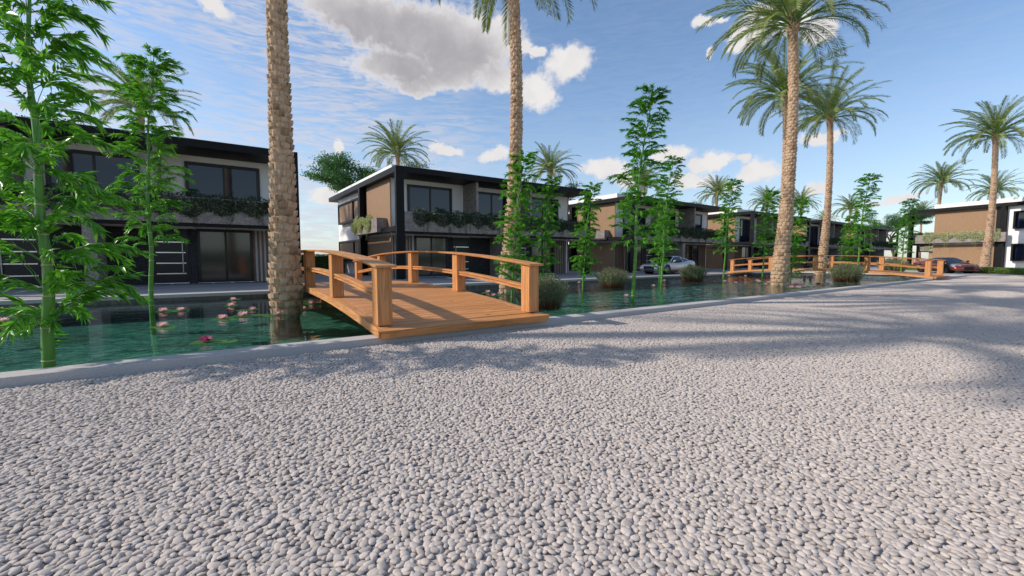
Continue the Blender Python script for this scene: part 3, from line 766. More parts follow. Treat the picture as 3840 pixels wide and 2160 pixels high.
def make_palm(seed):
    root = empty('date_palm'); tag(root, None, 'palm tree', 'tall date palms')
    x0 = palm_trunk(root, seed=seed); palm_crown(root, x0, seed=seed); return root
PA, PB = make_palm(1), make_palm(5)
# x, y, base z, rotation, scale, label
PALMS = [
 (1.46, 11.20, -0.1, R(80), 1.0, 'thick palm trunk at the left of the near bridge, crown out of the picture'),
 (9.05, 13.10, -0.1, R(-35), 1.0, 'palm in the water right of the near bridge, only frond tips in view'),
 (21.95, 9.30, -0.1, R(-35), 1.0, 'tallest palm on the right, its crown touching the top edge of the picture'),
 (31.2, 13.40, -0.1, R(-35), 1.0, 'palm close behind the tallest one, its crown just below the taller crown'),
 (38.7, 13.45, -0.1, R(-35), 1.0, 'palm standing in the water by the far bridge'),
 (56.8, 7.15, 0.0, R(-35), 1.0, 'palm beside the red car in front of the wood-clad villa'),
 (85.7, 15.4, 0.0, 1.1, 1.0, 'palm rising behind the left part of the right-hand villa roof'),
 (104.0, 12.4, 0.0, 2.0, 1.0, 'palm crown behind the right-hand villa, crossed by the trunk beside the red car'),
 (140.1, 28.4, 0.0, 0.3, 1.0, 'small distant palm left of the right-hand villa roof'),
 (114.0, 34.5, 0.0, 1.9, 1.0, 'distant palm between the far-bridge palm and the tall bamboo on the right'),
 (145.7, 50.2, 0.0, 2.7, 1.0, 'faint distant palm just behind the trunk that stands by the far bridge'),
 (88.7, 40.2, 0.0, 0.9, 1.0, 'distant palm over the roofs just left of the tall twin trunks'),
 (70.2, 39.8, 0.0, 3.3, 1.0, 'palm over the gap between the third and fourth villas'),
 (52.3, 40.9, 0.0, 4.1, 1.0, 'palm behind the third villa, mostly hidden by tall bamboo'),
 (34.9, 41.4, 0.0, 5.2, 1.0, 'palm behind the right half of the bridge-side villa'),
 (16.2, 43.6, 0.0, 0.0, 1.0, 'palm rising above the black roof corner of the villa behind the near bridge'),
 (-3.3, 40.6, 0.0, 2.5, 1.0, 'pale palm crown behind the leftmost villa, seen through the bamboo'),
 (-7.2, 11.2, -0.1, 1.0, 1.08, 'palm left of the picture that throws the soft frond shadow on the pebbles'),
 (96.1, 37.4, 0.0, 5.9, 1.0, 'distant palm between the tall twin trunks and the far-bridge palm'),
]
used = set()
for i, (x, y, z, rz, sc, lab) in enumerate(PALMS):
    src = PA if i % 2 == 0 else PB
    p = src if src.name not in used else copy_tree(src); used.add(src.name)
    off = Vector((0.0, 0.0, 0.0)); p.location = (x, y, z); p.rotation_euler = (0, 0, rz); p.scale = (sc, sc, sc); p['label'] = lab

# ------------------------------------------------------------------ bamboo
def make_bamboo(Hh, bare, seed, nspray, rmax, leafL, r0=0.052, lean=0.0):
    rng = np.random.default_rng(seed)
    root = empty('bamboo'); tag(root, None, 'bamboo', 'green bamboo stems in the canal')
    b = MB(); rings = b
    cx = lambda z: lean*(z/Hh)**2+0.03*math.sin(z*1.3)
    N = 28; b.tube([(cx(Hh*i/N), 0.02*math.sin(i*.7), -0.6 if i == 0 else Hh*0.985*i/N) for i in range(N+1)], [r0*(1-0.86*(i/N)**1.25) for i in range(N+1)], 10)
    z = 0.18; nodes = []; b.k = 1
    while z < Hh*0.95:
        i = z/Hh*N; r = r0*(1-0.86*(z/Hh)**1.25); nodes.append(z)
        rings.tube([(cx(z), 0.02*math.sin(i*.7), z-0.008), (cx(z), 0.02*math.sin(i*.7), z), (cx(z), 0.02*math.sin(i*.7), z+0.008)], [r*1.0, r*1.12, r*1.0], 10, cap=False)
        z += 0.36-0.14*(z/Hh)
    b.build('culm', [M['bamboo_culm'], M['culm_ring']], root, smooth=True)
    tw = MB(); B = []; D = []; S = []; L = []
    for k in range(nspray):
        t_ = (k+0.5)/nspray; z = bare+(Hh*0.97-bare)*t_; zn = min(nodes, key=lambda q: abs(q-z)); zn += 0.01
        az = k*2.39996+rng.normal(0, 0.35)
        lng = (k % 3 != 0); ext = rmax*(1.0-0.38*t_**2.2)*(rng.uniform(0.72, 1.08) if lng else rng.uniform(0.3, 0.5))
        el0 = R(rng.uniform(34, 76)); drp = R(rng.uniform(45, 95)); ns = 7; p = np.array([cx(zn), 0, zn]); path = [p.copy()]; dirs = []
        for s in range(ns):
            e = el0-drp*((s+1)/ns)**1.7; d = np.array([math.cos(e)*math.cos(az), math.cos(e)*math.sin(az), math.sin(e)]); dirs.append(d); p = p+d*ext/ns; path.append(p.copy())
        tw.tube([tuple(q) for q in path], [0.0045*(1-0.7*i/ns) for i in range(ns+1)], 4, cap=False)
        for i in range(ns*5 if lng else ns*2):
            f = ((0.42+0.58*(i/(ns*5.0))) if lng else 0.25+0.75*(i/(ns*2.0)))*ns; j = min(int(f), ns-1); q = path[j]+(path[j+1]-path[j])*(f-j); d = dirs[j]
            side = np.cross(d, [0, 0, 1.0]); side /= np.linalg.norm(side)+1e-6
            for sg in (-1, 1):
                if rng.random() < 0.08: continue
                dd = d*rng.uniform(0.75, 1.1)+side*sg*rng.uniform(0.25, 0.7)+np.array([0, 0, rng.uniform(-0.7, 0.3)])
                B.append(q); D.append(dd); S.append(side*1.0+rng.normal(0, 0.6, 3)); L.append(leafL*rng.uniform(0.6, 1.2))
        q = path[-1]
        for i in range(4): B.append(q); D.append(dirs[-1]+rng.normal(0, 0.35, 3)); S.append(rng.normal(0, 1, 3)); L.append(leafL*rng.uniform(0.8, 1.1))
    L = np.array(L); V, Fq = leaf_batch(B, D, S, L, L*0.17+0.004, 0.22, 0.12)
    fol = np_mesh('foliage', V, Fq, M['bamboo_leaf'], root); tw.build('twig', M['branch_green'], fol)
    return root
BT = make_bamboo(6.25, 1.55, 11, 200, 0.90, 0.145, 0.052, 0.45)
BS = make_bamboo(4.3, 0.45, 12, 180, 0.66, 0.125, 0.036, 0.42)
BN = make_bamboo(4.6, 0.30, 13, 175, 0.94, 0.15, 0.056, 0.10)
BAM = [('N', -1.44, 6.62, R(55), 1.0, 'nearest and largest bamboo, at the left edge just behind the kerb'),
 ('T', -1.12, 13.15, R(55), 1.0, 'second bamboo from the left, in front of the leftmost villa door'),
 ('S', 7.08, 10.05, R(-30), 1.0, 'short bamboo in front of the palm trunk right of the near bridge'),
 ('S', 10.1, 12.4, R(-40), 1.0, 'short bamboo just right of the second palm trunk, before the bridge-side villa'),
 ('S', 12.3, 12.5, R(-35), 1.0, 'short bamboo left of the clipped round shrub in the water, before the black end column'),
 ('T', 10.25, 8.32, R(-35), 1.0, 'tallest-looking bamboo in the middle, with a bright bare lower stem'),
 ('T', 18.0, 12.9, R(-28), 1.0, 'bamboo directly in front of the white coupe'),
 ('S', 21.2, 15.35, R(-45), 0.95, 'short thin bamboo at the bonnet of the white coupe'),
 ('T', 26.2, 14.3, R(-35), 1.0, 'bamboo at the left end of the far bridge'),
 ('T', 28.6, 13.1, R(-60), 0.9, 'bamboo just left of the tall twin palm trunks'),
 ('S', 23.8, 9.55, R(-35), 1.0, 'short bamboo just right of the tall twin palm trunks'),
 ('S', 35.9, 11.0, R(-30), 1.0, 'short bamboo behind the far bridge, above the round shrub'),
 ('T', 31.0, 8.95, R(-38), 1.0, 'tall bamboo in front of the far bridge'),
 ('T', 45.7, 10.3, R(-32), 0.97, 'bamboo before the black front column of the right-hand villa'),
 ('S', 130.0, 24.0, R(-35), 1.0, 'tiny distant bamboo seen under the right-hand villa planter')]
used = set(); SRC = {'N': BN, 'T': BT, 'S': BS}
for k, x, y, rz, sc, lab in BAM:
    src = SRC[k]; p = src if k not in used else copy_tree(src); used.add(k)
    zb = WATER_Z if (x < EX and CN1 < y < CF0) else 0.0
    p.location = (x, y, zb); p.rotation_euler = (0, 0, rz); p.scale = (sc, sc, sc); p['label'] = lab

# ------------------------------------------------------------------ broadleaf trees behind the houses
def make_tree(seed=3, Hh=12.0, spread=4.2):
    rng = np.random.default_rng(seed); root = empty('broadleaf_tree'); tag(root, None, 'tree', 'spreading trees behind the villas')
    b = MB(); tips = []
    def limb(p, d, L, r, depth):
        n = 5; path = [p.copy()]; 
        for i in range(n):
            d = d+rng.normal(0, 0.13, 3); d[2] += (0.10 if depth < 2 else -0.03); d /= np.linalg.norm(d); p = p+d*L/n; path.append(p.copy())
        if depth < 2 or path[-1][2] > 7.4: b.tube([tuple(q) for q in path], [r*(1-0.45*i/n) for i in range(n+1)], 7 if depth < 2 else 5, cap=False)
        if depth >= 2:
            tips.extend(path[2:])
        if depth < 4:
            for k in range(3 if depth else 6):
                q = path[-1] if k < 2 else path[int(rng.integers(3, 5))]
                az = rng.uniform(0, 6.28); s = 0.55 if depth else 0.9
                az = (k*2*math.pi/6+rng.normal(0, .2)) if depth == 0 else az; nd = d*(0.35 if depth == 0 else 1)+np.array([math.cos(az), math.sin(az), rng.uniform(0.1, 0.4) if depth < 2 else rng.uniform(-0.12, 0.25)])*s; nd /= np.linalg.norm(nd)
                limb(q.copy(), nd, L*rng.uniform(0.62, 0.8)*(0.72 if depth == 0 else 1.0), r*0.56, depth+1)
    limb(np.array([0, 0, -0.1]), np.array([0.03, 0.02, 1.0]), 6.6, 0.42, 0)
    b.build('trunk', M['bark'], root, smooth=True)
    B = []; S = []; D = []; L = []
    for q in tips:
        if q[2] < 7.6: continue
        for i in range(40):
            o = rng.normal(0, 1, 3)*np.array([0.42, 0.42, 0.17]); B.append(q+o); D.append(rng.normal(0, 1, 3)+np.array([0, 0, 0.5])); S.append(rng.normal(0, 1, 3)); L.append(rng.uniform(0.13, 0.24))
    L = np.array(L); V, Fq = leaf_batch(B, D, S, L, L*0.6, 0.1)
    np_mesh('crown', V, Fq, M['tree_leaf'], root); return root
TR = make_tree()
for i, (x, y, rz, sc, lab) in enumerate([(14.3, 46.6, 2.1, 0.95, 'wide green tree left of the palm behind the bridge-side villa'),
        (36.5, 44.5, 1.0, 0.85, 'tree top peeping over the right half of the bridge-side villa roof'),
        (62.5, 42.0, 2.2, 0.85, 'tree top over the roof of the third villa beside a palm'),
        (88.0, 44.5, 3.0, 0.85, 'tree top over the fourth villa roof, left of the twin trunks'),
        (128.0, 30.0, 4.0, 0.95, 'distant tree beyond the last villa of the row'),
        (-9.3, 43.5, 5.0, 0.78, 'tree top over the leftmost villa roof, behind the nearest bamboo')]):
    p = TR if i == 0 else copy_tree(TR); p.location = (x, y, 0); p.rotation_euler = (0, 0, rz); p.scale = (sc, sc, sc); p['label'] = lab

# ------------------------------------------------------------------ round shrubs in the water
def make_shrub():
    rng = np.random.default_rng(21); root = empty('shrub'); tag(root, None, 'shrub', 'round grey-green shrubs along the canal')
    tb = MB(); B = []; D = []; S = []; L = []
    for k in range(430):
        a = rng.uniform(0, 6.283); rr = math.sqrt(rng.random()); r0_ = 0.48*rr; r1 = r0_+0.28*rr+rng.normal(0, 0.04); hh = (0.84-0.30*rr**2.5)*rng.uniform(0.86, 1.12)
        p0 = np.array([r0_*math.cos(a), r0_*math.sin(a), 0.0]); p2 = np.array([r1*math.cos(a)+rng.normal(0, .04), r1*math.sin(a)+rng.normal(0, .04), hh]); p1 = (p0+p2)/2+np.array([math.cos(a), math.sin(a), 0])*0.05*rr
        tb.tube([tuple(p0-[0, 0, 0.1]), tuple(p1), tuple(p2)], [0.004, 0.003, 0.0015], 3, cap=False)
        for t_ in np.arange(0.06, 1.0, 0.045):
            q = (p0*(1-t_)+p1*t_)*(1-t_)+(p1*(1-t_)+p2*t_)*t_
            B.append(q); D.append(np.array([rng.normal(0, 0.75), rng.normal(0, 0.75), 0.9])); S.append(rng.normal(0, 1, 3)); L.append(rng.uniform(0.045, 0.085))
    L = np.array(L); V, Fq = leaf_batch(B, D, S, L, L*0.24, 0.0)
    np_mesh('foliage', V, Fq, M['shrub_leaf'], root); tb.build('stem', M['shrub_leaf'], root); return root
SH = make_shrub()
for i, (x, y, z, rz, sc, lab) in enumerate([(7.27, 8.95, -0.1, 0, 1.0, 'round shrub against the right front post of the near bridge'),
        (15.2, 13.5, -0.1, 1, 1.0, 'round shrub in the water left of the bright tall bamboo'),
        (23.4, 14.6, -0.1, 2, 1.05, 'round shrub in the water hiding the tail of the white coupe'),
        (30.5, 9.3, -0.1, 3, 1.2, 'round shrub in front of the far bridge'),
        (47.5, 11.3, 0.0, 4, 1.45, 'round shrub seen behind the rails of the far bridge')]):
    p = SH if i == 0 else copy_tree(SH); p.location = (x, y, z); p.rotation_euler = (0, 0, rz); p.scale = (sc, sc, sc*0.98); p['label'] = lab

# ------------------------------------------------------------------ water lilies
def make_lily(mat, seed):
    rng = np.random.default_rng(seed); root = empty('water_lily'); tag(root, None, 'water lily')
    b = MB()
    for px_, py_, r in ((0.0, 0.0, 0.20), (0.26, 0.10, 0.15)):
        n = 22; vs = [(px_, py_, 0.006)]; a0 = rng.uniform(0, 6.28)
        for i in range(n+1):
            a = a0+0.2+(2*math.pi-0.4)*i/n; rr = r*(1+0.04*math.sin(5*a)); vs.append((px_+rr*math.cos(a), py_+rr*math.sin(a), 0.010+0.004*math.sin(3*a)))
        top = [(0, i+1, i+2) for i in range(n)]; b.add(vs, top)
    b.build('lily_pad', M['lily_pad'], root)
    B = []; D = []; S = []; L = []; W = []
    for ring, (cnt, el, ln) in enumerate(((10, 18, 0.105), (9, 42, 0.10), (7, 66, 0.085))):
        for k in range(cnt):
            a = 2*math.pi*(k+0.5*(ring % 2))/cnt; e = R(el); B.append([0.015*math.cos(a), 0.015*math.sin(a), 0.022]); D.append([math.cos(e)*math.cos(a), math.cos(e)*math.sin(a), math.sin(e)]); S.append([-math.sin(a), math.cos(a), 0]); L.append(ln); W.append(0.045)
    V, Fq = leaf_batch(B, D, S, L, W, -0.12, -0.25)
    f = np_mesh('flower', V, Fq, mat, root)
    c = MB(); c.tube([(0, 0, 0.01), (0, 0, 0.05), (0, 0, 0.06)], [0.014, 0.02, 0.008], 8); c.build('flower_core', M['petal_core'], f)
    return root
LP = make_lily(M['petal_pink'], 1); LM = make_lily(M['petal_magenta'], 2)
kf = 0.848
LIL = [(0.69,18.49,'pink water lily closest to the far bank, left of the thick palm trunk'),(0.53,16.14,'pink water lily second from the far bank, left of the thick palm trunk'),(1.02,14.59,'dim pink lily just left of the thick palm trunk'),
 (0.69,13.17,'large bright pink lily on two pads, midway between bamboo and palm'),(0.24,12.84,'pink lily immediately left of the large bright one'),(1.47,12.95,'pink lily at the left foot of the thick palm trunk'),(1.98,13.41,'pink lily at the right foot of the thick palm trunk'),
 (2.86,16.18,'upper of two stacked pink lilies right of the palm trunk, under the bridge side'),(2.76,15.45,'lower of two stacked pink lilies right of the palm trunk'),(-1.1,15.58,'pink lily right beside the second bamboo stem'),(-0.7,15.61,'second pink lily right of the second bamboo stem'),
 (-0.88,12.12,'pink lily beside a broad green pad, below the second bamboo'),(-0.09,9.42,'dark magenta lily nearest to the kerb'),(-4.06,16.42,'pink lily showing through the nearest bamboo, upper one'),(-4.04,15.23,'pink lily at the left picture edge'),
 (2.23,13.87,'small dim lily between the palm foot and the bridge'),(2.95,12.22,'mauve lily just under the bridge edge'),
 (10.01,16.04,'pink lily farthest back between the bridge rail and second palm'),(9.31,14.49,'pink lily left of the second palm foot'),(9.91,14.93,'pink lily touching the second palm foot'),(9.72,17.72,'half-hidden lily behind a bridge post'),(9.12,10.47,'pink lily beside the shrub at the near bridge'),
 (18.78,19.42,'lone pink lily by the far bank left of the round shrub'),(13.42,11.23,'pink lily left of the bright tall bamboo stem'),(19.74,14.65,'pink lily left of the bamboo in front of the coupe'),(24.69,17.49,'pink lily right of the bamboo in front of the coupe')]
FAR = [(36.05,19.21),(27.09,14.71),(25.96,13.41),(34.81,17.64),(36.56,18.09),(29.46,13.8),(28.27,13.14),(25.82,11.65),(27.91,12.43),(36.58,16.39),(26.2,10.48),(24.19,9.66),(27.2,10.67),(26.55,10.23),(24.32,9.39),(36.96,14.99),(45.5,16.3),(28.72,9.6),(45.79,15.1),(39.42,14.39),(39.02,14.66),(28.28,9.91),(42.69,9.26),(39.94,18.37)]
used = set()
rr_ = random.Random(4)
for i, it in enumerate([(x, y, l) for x, y, l in LIL]+[(x, y, None) for x, y in FAR]):
    x, y, lab = it; x *= kf; y *= kf
    if y > 16.15: x *= 16.15/y; y = 16.15
    mag = i in (12, 16) or (lab is None and i % 6 == 5); src = LM if mag else LP
    p = src if src.name not in used else copy_tree(src); used.add(src.name)
    s = 1.15 if i == 3 else rr_.uniform(0.85, 1.05)
    if lab is None: s *= 1.15
    p.location = (x, y, WATER_Z); p.rotation_euler = (0, 0, rr_.uniform(0, 6.28)); p.scale = (s, s, s)
    if lab: p['label'] = lab; p['group'] = 'pink water lilies near the near bridge'
    elif mag: p['label'] = 'small dark rose water lily among the far cluster before the far bridge'; p['group'] = 'dark rose lilies of the far cluster'
    else: p['label'] = 'small pink water lily among the far cluster before the far bridge'; p['group'] = 'pink lilies of the far cluster'

# ------------------------------------------------------------------ koi
def make_koi(m1):
    b = MB(); n = 12
    st = [(-0.20, 0.012), (-0.17, 0.024), (-0.11, 0.038), (-0.04, 0.044), (0.03, 0.038), (0.10, 0.024), (0.16, 0.012), (0.18, 0.010)]
    base = len(b.v)
    for x, r in st:
        for k in range(n):
            a = 2*math.pi*k/n; b.v.append((x, r*0.82*math.cos(a)+0.01*math.sin(x*12), r*1.1*math.sin(a)))
    for i in range(len(st)-1):
        for k in range(n): b.f.append((i*n+k, (i+1)*n+k, (i+1)*n+(k+1) % n, i*n+(k+1) % n)); b.m.append(0)
    b.f.append(tuple(range(n))); b.m.append(0); b.f.append(tuple(reversed(range((len(st)-1)*n, len(st)*n)))); b.m.append(0)
    b.add([(0.17, 0, 0.004), (0.25, 0.03, 0.04), (0.22, 0.0, 0.0), (0.25, -0.03, -0.03)], [(0, 1, 2), (0, 2, 3)])
    for s in (-1, 1): b.add([(-0.10, 0.03*s, -0.01), (-0.06, 0.09*s, -0.015), (-0.03, 0.07*s, -0.015), (-0.07, 0.03*s, -0.01)], [(0, 1, 2, 3)])
    b.add([(-0.06, 0, 0.04), (-0.01, 0, 0.065), (0.06, 0, 0.03)], [(0, 1, 2)])
    return b.build('koi', m1, None, smooth=True)
KC = {c: make_koi(M['koi_'+c]) for c in ('white', 'orange', 'yellow', 'dark')}
usedk = set()
KOI = [(16.77,10.79,'white',0.3,'white koi at the left end of the shoal'),(16.24,10.19,'dark',1.0,'dark koi next to the white one at the left end of the shoal'),(17.01,10.12,'orange',2.1,'orange koi left of the middle of the shoal'),(16.88,9.73,'white',0.1,'large white koi at the lower middle of the shoal'),
 (17.81,10.06,'white',0.6,'white koi left of the yellow one'),(18.29,9.98,'yellow',0.2,'yellow koi, the brightest of the shoal'),(18.13,9.68,'white',0.0,'white koi just below the yellow one'),(18.4,9.15,'dark',0.4,'dark koi right of the yellow one, close to the kerb'),(18.39,9.01,'white',2.8,'white koi nearest to the kerb at the right of the shoal'),
 (19.13,9.13,'dark',0.2,'dark koi at the right end of the shoal'),(19.43,11.17,'white',0.4,'white koi at the back of the shoal'),(19.7,11.62,'orange',1.4,'small orange koi at the back of the shoal'),(27.21,15.41,'white',0.2,'lone pale koi away from the shoal, near the far bank'),(19.06,11.62,'white',2.0,'small white koi back left of the shoal')]
for x, y, c, rz, lab in KOI:
    src = KC[c]; p = src if c not in usedk else src.copy()
    if c in usedk: COL.objects.link(p)
    usedk.add(c); s = 0.905; sz = 1.35 if 'large' in lab or c == 'yellow' else (0.8 if 'small' in lab else 1.1)
    p.location = (x*s, y*s, -0.17); p.rotation_euler = (0, 0, rz); p.scale = (sz, sz, sz)
    tag(p, lab, 'fish', 'koi swimming in the canal')

# ------------------------------------------------------------------ hedges
def hedge(name, pts, wid, hgt, mat, label, n, leaf=0.06, base_mat=None):
    """leafy hedge following pts (x,y); solid rough core clothed in leaves"""
    rng = np.random.default_rng(len(label)); root = empty(name, (pts[0][0], pts[0][1], 0)); tag(root, label, 'hedge')
    o = np.array([pts[0][0], pts[0][1]]); P = [np.array(p)-o for p in pts]
    b = MB(); B = []; D = []; S = []
    tot = sum(np.linalg.norm(P[i+1]-P[i]) for i in range(len(P)-1))
    for i in range(len(P)-1):
        a, c = P[i], P[i+1]; d = (c-a); Ls = np.linalg.norm(d); d /= Ls; nn = np.array([-d[1], d[0]])
        q = [a-nn*wid/2*.92, c-nn*wid/2*.92, c+nn*wid/2*.92, a+nn*wid/2*.92]; z = hgt*0.94
        b.add([(p[0], p[1], 0) for p in q]+[(p[0], p[1], z) for p in q], [(0,3,2,1),(4,5,6,7),(0,1,5,4),(1,2,6,5),(2,3,7,6),(3,0,4,7)])
        m_ = int(n*Ls/tot)
        for k in range(m_):
            t_ = rng.uniform(0, Ls); r = rng.random()
            if r < wid/(wid+2*hgt): v = rng.uniform(-wid/2, wid/2); zz = hgt*rng.uniform(0.93, 1.03)
            else: v = (wid/2)*(1 if rng.random() < 0.5 else -1)*rng.uniform(0.93, 1.04); zz = rng.uniform(0.01, hgt)
            p = a+d*t_+nn*v; B.append([p[0], p[1], zz]); D.append(rng.normal(0, 1, 3)+np.array([0, 0, 0.4])); S.append(rng.normal(0, 1, 3))
    b.build('hedge_core', mat, root)
    L = rng.uniform(0.6, 1.2, len(B))*leaf; V, Fq = leaf_batch(B, D, S, L, L*0.7, 0.1); np_mesh('leaves', V, Fq, mat, root)
    return root
hedge('hedge', [(3.5, 36.5), (8.9, 36.5)], 1.0, 1.44, M['hedge_leaf'], 'clipped dark green hedge in the gap between the two nearest villas', 7000, 0.09)
hedge('low_hedge', [(47.0, 3.2), (51.8, 6.6), (58.2, 11.6), (60.5, 13.6)], 1.6, 0.42, M['low_hedge_leaf'], 'low bright green hedge strip behind the red car', 26000, 0.09)
hedge('hedge', [(-40, -26.5), (60, -26.5)], 1.2, 2.2, M['hedge_leaf'], 'long clipped hedge closing the plaza, seen in the window reflections', 9000, 0.3)

# ------------------------------------------------------------------ cars
def make_car(paint, rim, label, Lc=4.65, Wc=1.9, Hc=1.36, style='coupe'):
    """front of the car at +x; built from lengthwise sections of the body and a separate glasshouse"""
    root = empty('parked_car'); tag(root, label, 'car')
    hw = Wc/2; h = Lc/2
    if style == 'coupe':   # front engine: bonnet long, cabin mid
        prof = [(-h, .62, .92, .86), (-h+.12, .40, 1.02, .93), (-h+.45, .30, 1.05, .98), (-h+1.0, .22, 1.02, 1.0), (-h+1.6, .20, .97, 1.0), (-.1, .20, .93, .97), (.5, .20, .92, .97), (1.0, .22, .90, .99), (h-.95, .24, .84, 1.0), (h-.45, .24, .79, .98), (h-.14, .22, .73, .95), (h, .26, .62, .88)]
        glass = [(-h+.55, 1.02, .66), (-h+1.1, 1.22, .64), (-.55, 1.345, .61), (-.05, 1.36, .60), (.25, 1.31, .62), (.98, .90, .72)]
        wx = (-1.42, 1.38)
    else:                  # low mid-engined: short nose, cabin forward
        prof = [(-h, .55, .88, .88), (-h+.12, .36, .96, .95), (-h+.5, .26, .98, 1.0), (-h+1.1, .20, .95, 1.0), (-.7, .18, .90, .98), (-.1, .18, .86, .96), (.5, .18, .84, .97), (.95, .20, .82, 1.0), (h-.9, .22, .77, 1.0), (h-.4, .20, .71, .98), (h-.12, .18, .63, .94), (h, .22, .50, .86)]
        glass = [(-h+.75, .96, .62), (-h+1.35, 1.13, .62), (-.45, 1.235, .60), (.0, 1.25, .60), (.3, 1.20, .62), (1.22, .80, .74)]
        wx = (-1.33, 1.32)
    wr = 0.345
    b = MB(); K = 9; ring = []
    for (x, zb, zt_, w) in prof:
        W_ = hw*w; pts = [(0, zb), (W_*.75, zb), (W_*.96, zb+.06), (W_*1.0, zb+(zt_-zb)*.38), (W_*.985, zb+(zt_-zb)*.62), (W_*.93, zt_-.10), (W_*.80, zt_-.025), (W_*.45, zt_+.012), (0, zt_+.02)]
        ring.append([(x, y, z) for y, z in pts]+[(x, -y, z) for y, z in reversed(pts[1:-1])])
    # densify lengthwise so that wheel arches can be cut in
    fine = []; NX = 64
    xs = [p[0] for p in prof]
    for i in range(NX+1):
        x = -h+Lc*i/NX; j = max(k for k in range(len(xs)) if xs[k] <= x+1e-9); j = min(j, len(xs)-2); t_ = (x-xs[j])/(xs[j+1]-xs[j]); 
        t2 = t_
        row = [tuple(ring[j][k][c]*(1-t2)+ring[j+1][k][c]*t2 for c in range(3)) for k in range(len(ring[0]))]
        nr = []
        for (a, y, z) in row:
            for w_ in wx:
                dd = (wr+.055)**2-(a-w_)**2
                if dd > 0 and abs(y) > hw*0.55:
                    za = wr+math.sqrt(dd)
                    if z < za: z = za
            nr.append((a, y, z))
        fine.append(nr)
    n = len(fine[0]); vs = [p for r_ in fine for p in r_]; fs = []
    for i in range(NX):
        for k in range(n): fs.append((i*n+k, i*n+(k+1) % n, (i+1)*n+(k+1) % n, (i+1)*n+k))
    fs += [tuple(reversed(range(n))), tuple(range(NX*n, (NX+1)*n))]
    b.add(vs, fs); body = b.build('body', paint, root, smooth=True)
    # glasshouse: dark glass shell, then painted roof and pillars over it
    def shell(scale, name, mat, rows, top_only=False):
        g = MB(); R_ = []
        for (x, z, w) in rows:
            zb = 0.80 if style == 'coupe' else 0.74
            W0 = hw*0.90*scale; W1 = hw*w*scale*1.02; zt_ = z
            t_ = max(0.0, (zt_-zb))
            R_.append([(x, W0, zb), (x, W0*.6+W1*.4, zb+t_*.45), (x, W1, zb+t_*.90), (x, W1*.86, zt_), (x, 0, zt_+.018), (x, -W1*.86, zt_), (x, -W1, zb+t_*.90), (x, -(W0*.6+W1*.4), zb+t_*.45), (x, -W0, zb)])
        n_ = 9; g.add([p for r_ in R_ for p in r_], [(i*n_+k, i*n_+k+1, (i+1)*n_+k+1, (i+1)*n_+k) for i in range(len(R_)-1) for k in range(n_-1)]+[tuple(reversed(range(n_))), tuple(range((len(R_)-1)*n_, len(R_)*n_))])
        return g.build(name, mat, body, smooth=False)
    shell(1.0, 'windows', M['car_glass'], glass)
    rf = MB(); r_rows = [g for g in glass[1:5]]; RR = []
    zb = 0.80 if style == 'coupe' else 0.74
    for (x, z, w) in r_rows:
        W1 = hw*w*1.03; t_ = z-zb
        RR.append([(x, W1+.004, zb+t_*.88), (x, W1*.87, z+.008), (x, 0, z+.026), (x, -W1*.87, z+.008), (x, -W1-.004, zb+t_*.88)])
    rf.add([p for r_ in RR for p in r_], [(i*5+k, i*5+k+1, (i+1)*5+k+1, (i+1)*5+k) for i in range(len(RR)-1) for k in range(4)])
    for s in (-1, 1):     # pillars
        W0 = hw*.905
        a = glass[4]; c = glass[5]; rf.tube([(c[0], s*W0*.97, c[1]-.05), (a[0], s*hw*a[2]*1.0, a[1]-.03)], 0.028, 5)
        a = glass[1]; c = glass[0]; rf.tube([(c[0]+.10, s*W0*.90, c[1]-.10), (a[0]-.1, s*hw*a[2]*1.0, a[1]-.09), (a[0]+.2, s*hw*a[2]*1.0, a[1]-.03)], 0.05, 5)
        a = glass[2]; rf.tube([(a[0]-.15, s*W0*.99, zb+.05), (a[0]-.05, s*hw*a[2]*1.04, a[1]-.07)], 0.025, 5)
    rf.build('roof', paint, body, smooth=True)
    for wx_ in wx:
        for s in (-1, 1):
            yo = s*(hw-.02); t = MB(); n_ = 28
            prof2 = [(yo-s*.24, wr*.6), (yo-s*.24, wr-.015), (yo-s*.20, wr), (yo-s*.04, wr), (yo, wr-.02), (yo, wr*.72), (yo-s*.03, wr*.70)]
            vs = []
            for (y, r) in prof2:
                for k in range(n_): a = 2*math.pi*k/n_; vs.append((wx_+r*math.cos(a), y, wr+r*math.sin(a)))
            t.add(vs, [(i*n_+k, i*n_+(k+1) % n_, (i+1)*n_+(k+1) % n_, (i+1)*n_+k) for i in range(len(prof2)-1) for k in range(n_)])
            w = t.build('wheel', M['tyre'], root, smooth=True)
            r_ = MB()
            for k in range(10):
                a = 2*math.pi*k/10; ca, sa = math.cos(a), math.sin(a)
                r_.tube([(wx_+.04*ca, yo-s*.02, wr+.04*sa), (wx_+wr*.71*ca, yo-s*.035, wr+wr*.71*sa)], [0.026, 0.016], 5)
            r_.tube([(wx_, yo-s*.08, wr), (wx_, yo-s*.012, wr)], 0.055, 10)
            vs = []
            for (y, r) in ((yo-s*.02, wr*.715), (yo-s*.05, wr*.66), (yo-s*.16, wr*.62), (yo-s*.165, 0.02)):
                for k in range(n_): a = 2*math.pi*k/n_; vs.append((wx_+r*math.cos(a), y, wr+r*math.sin(a)))
            r_.add(vs, [(i*n_+k, i*n_+(k+1) % n_, (i+1)*n_+(k+1) % n_, (i+1)*n_+k) for i in range(2) for k in range(n_)])
            r_.build('rim', rim, w)
            d = MB(); d.tube([(wx_, yo-s*.165, wr), (wx_, yo-s*.172, wr)], wr*.62, 20); d.build('brake_disc', M['grille'], w)
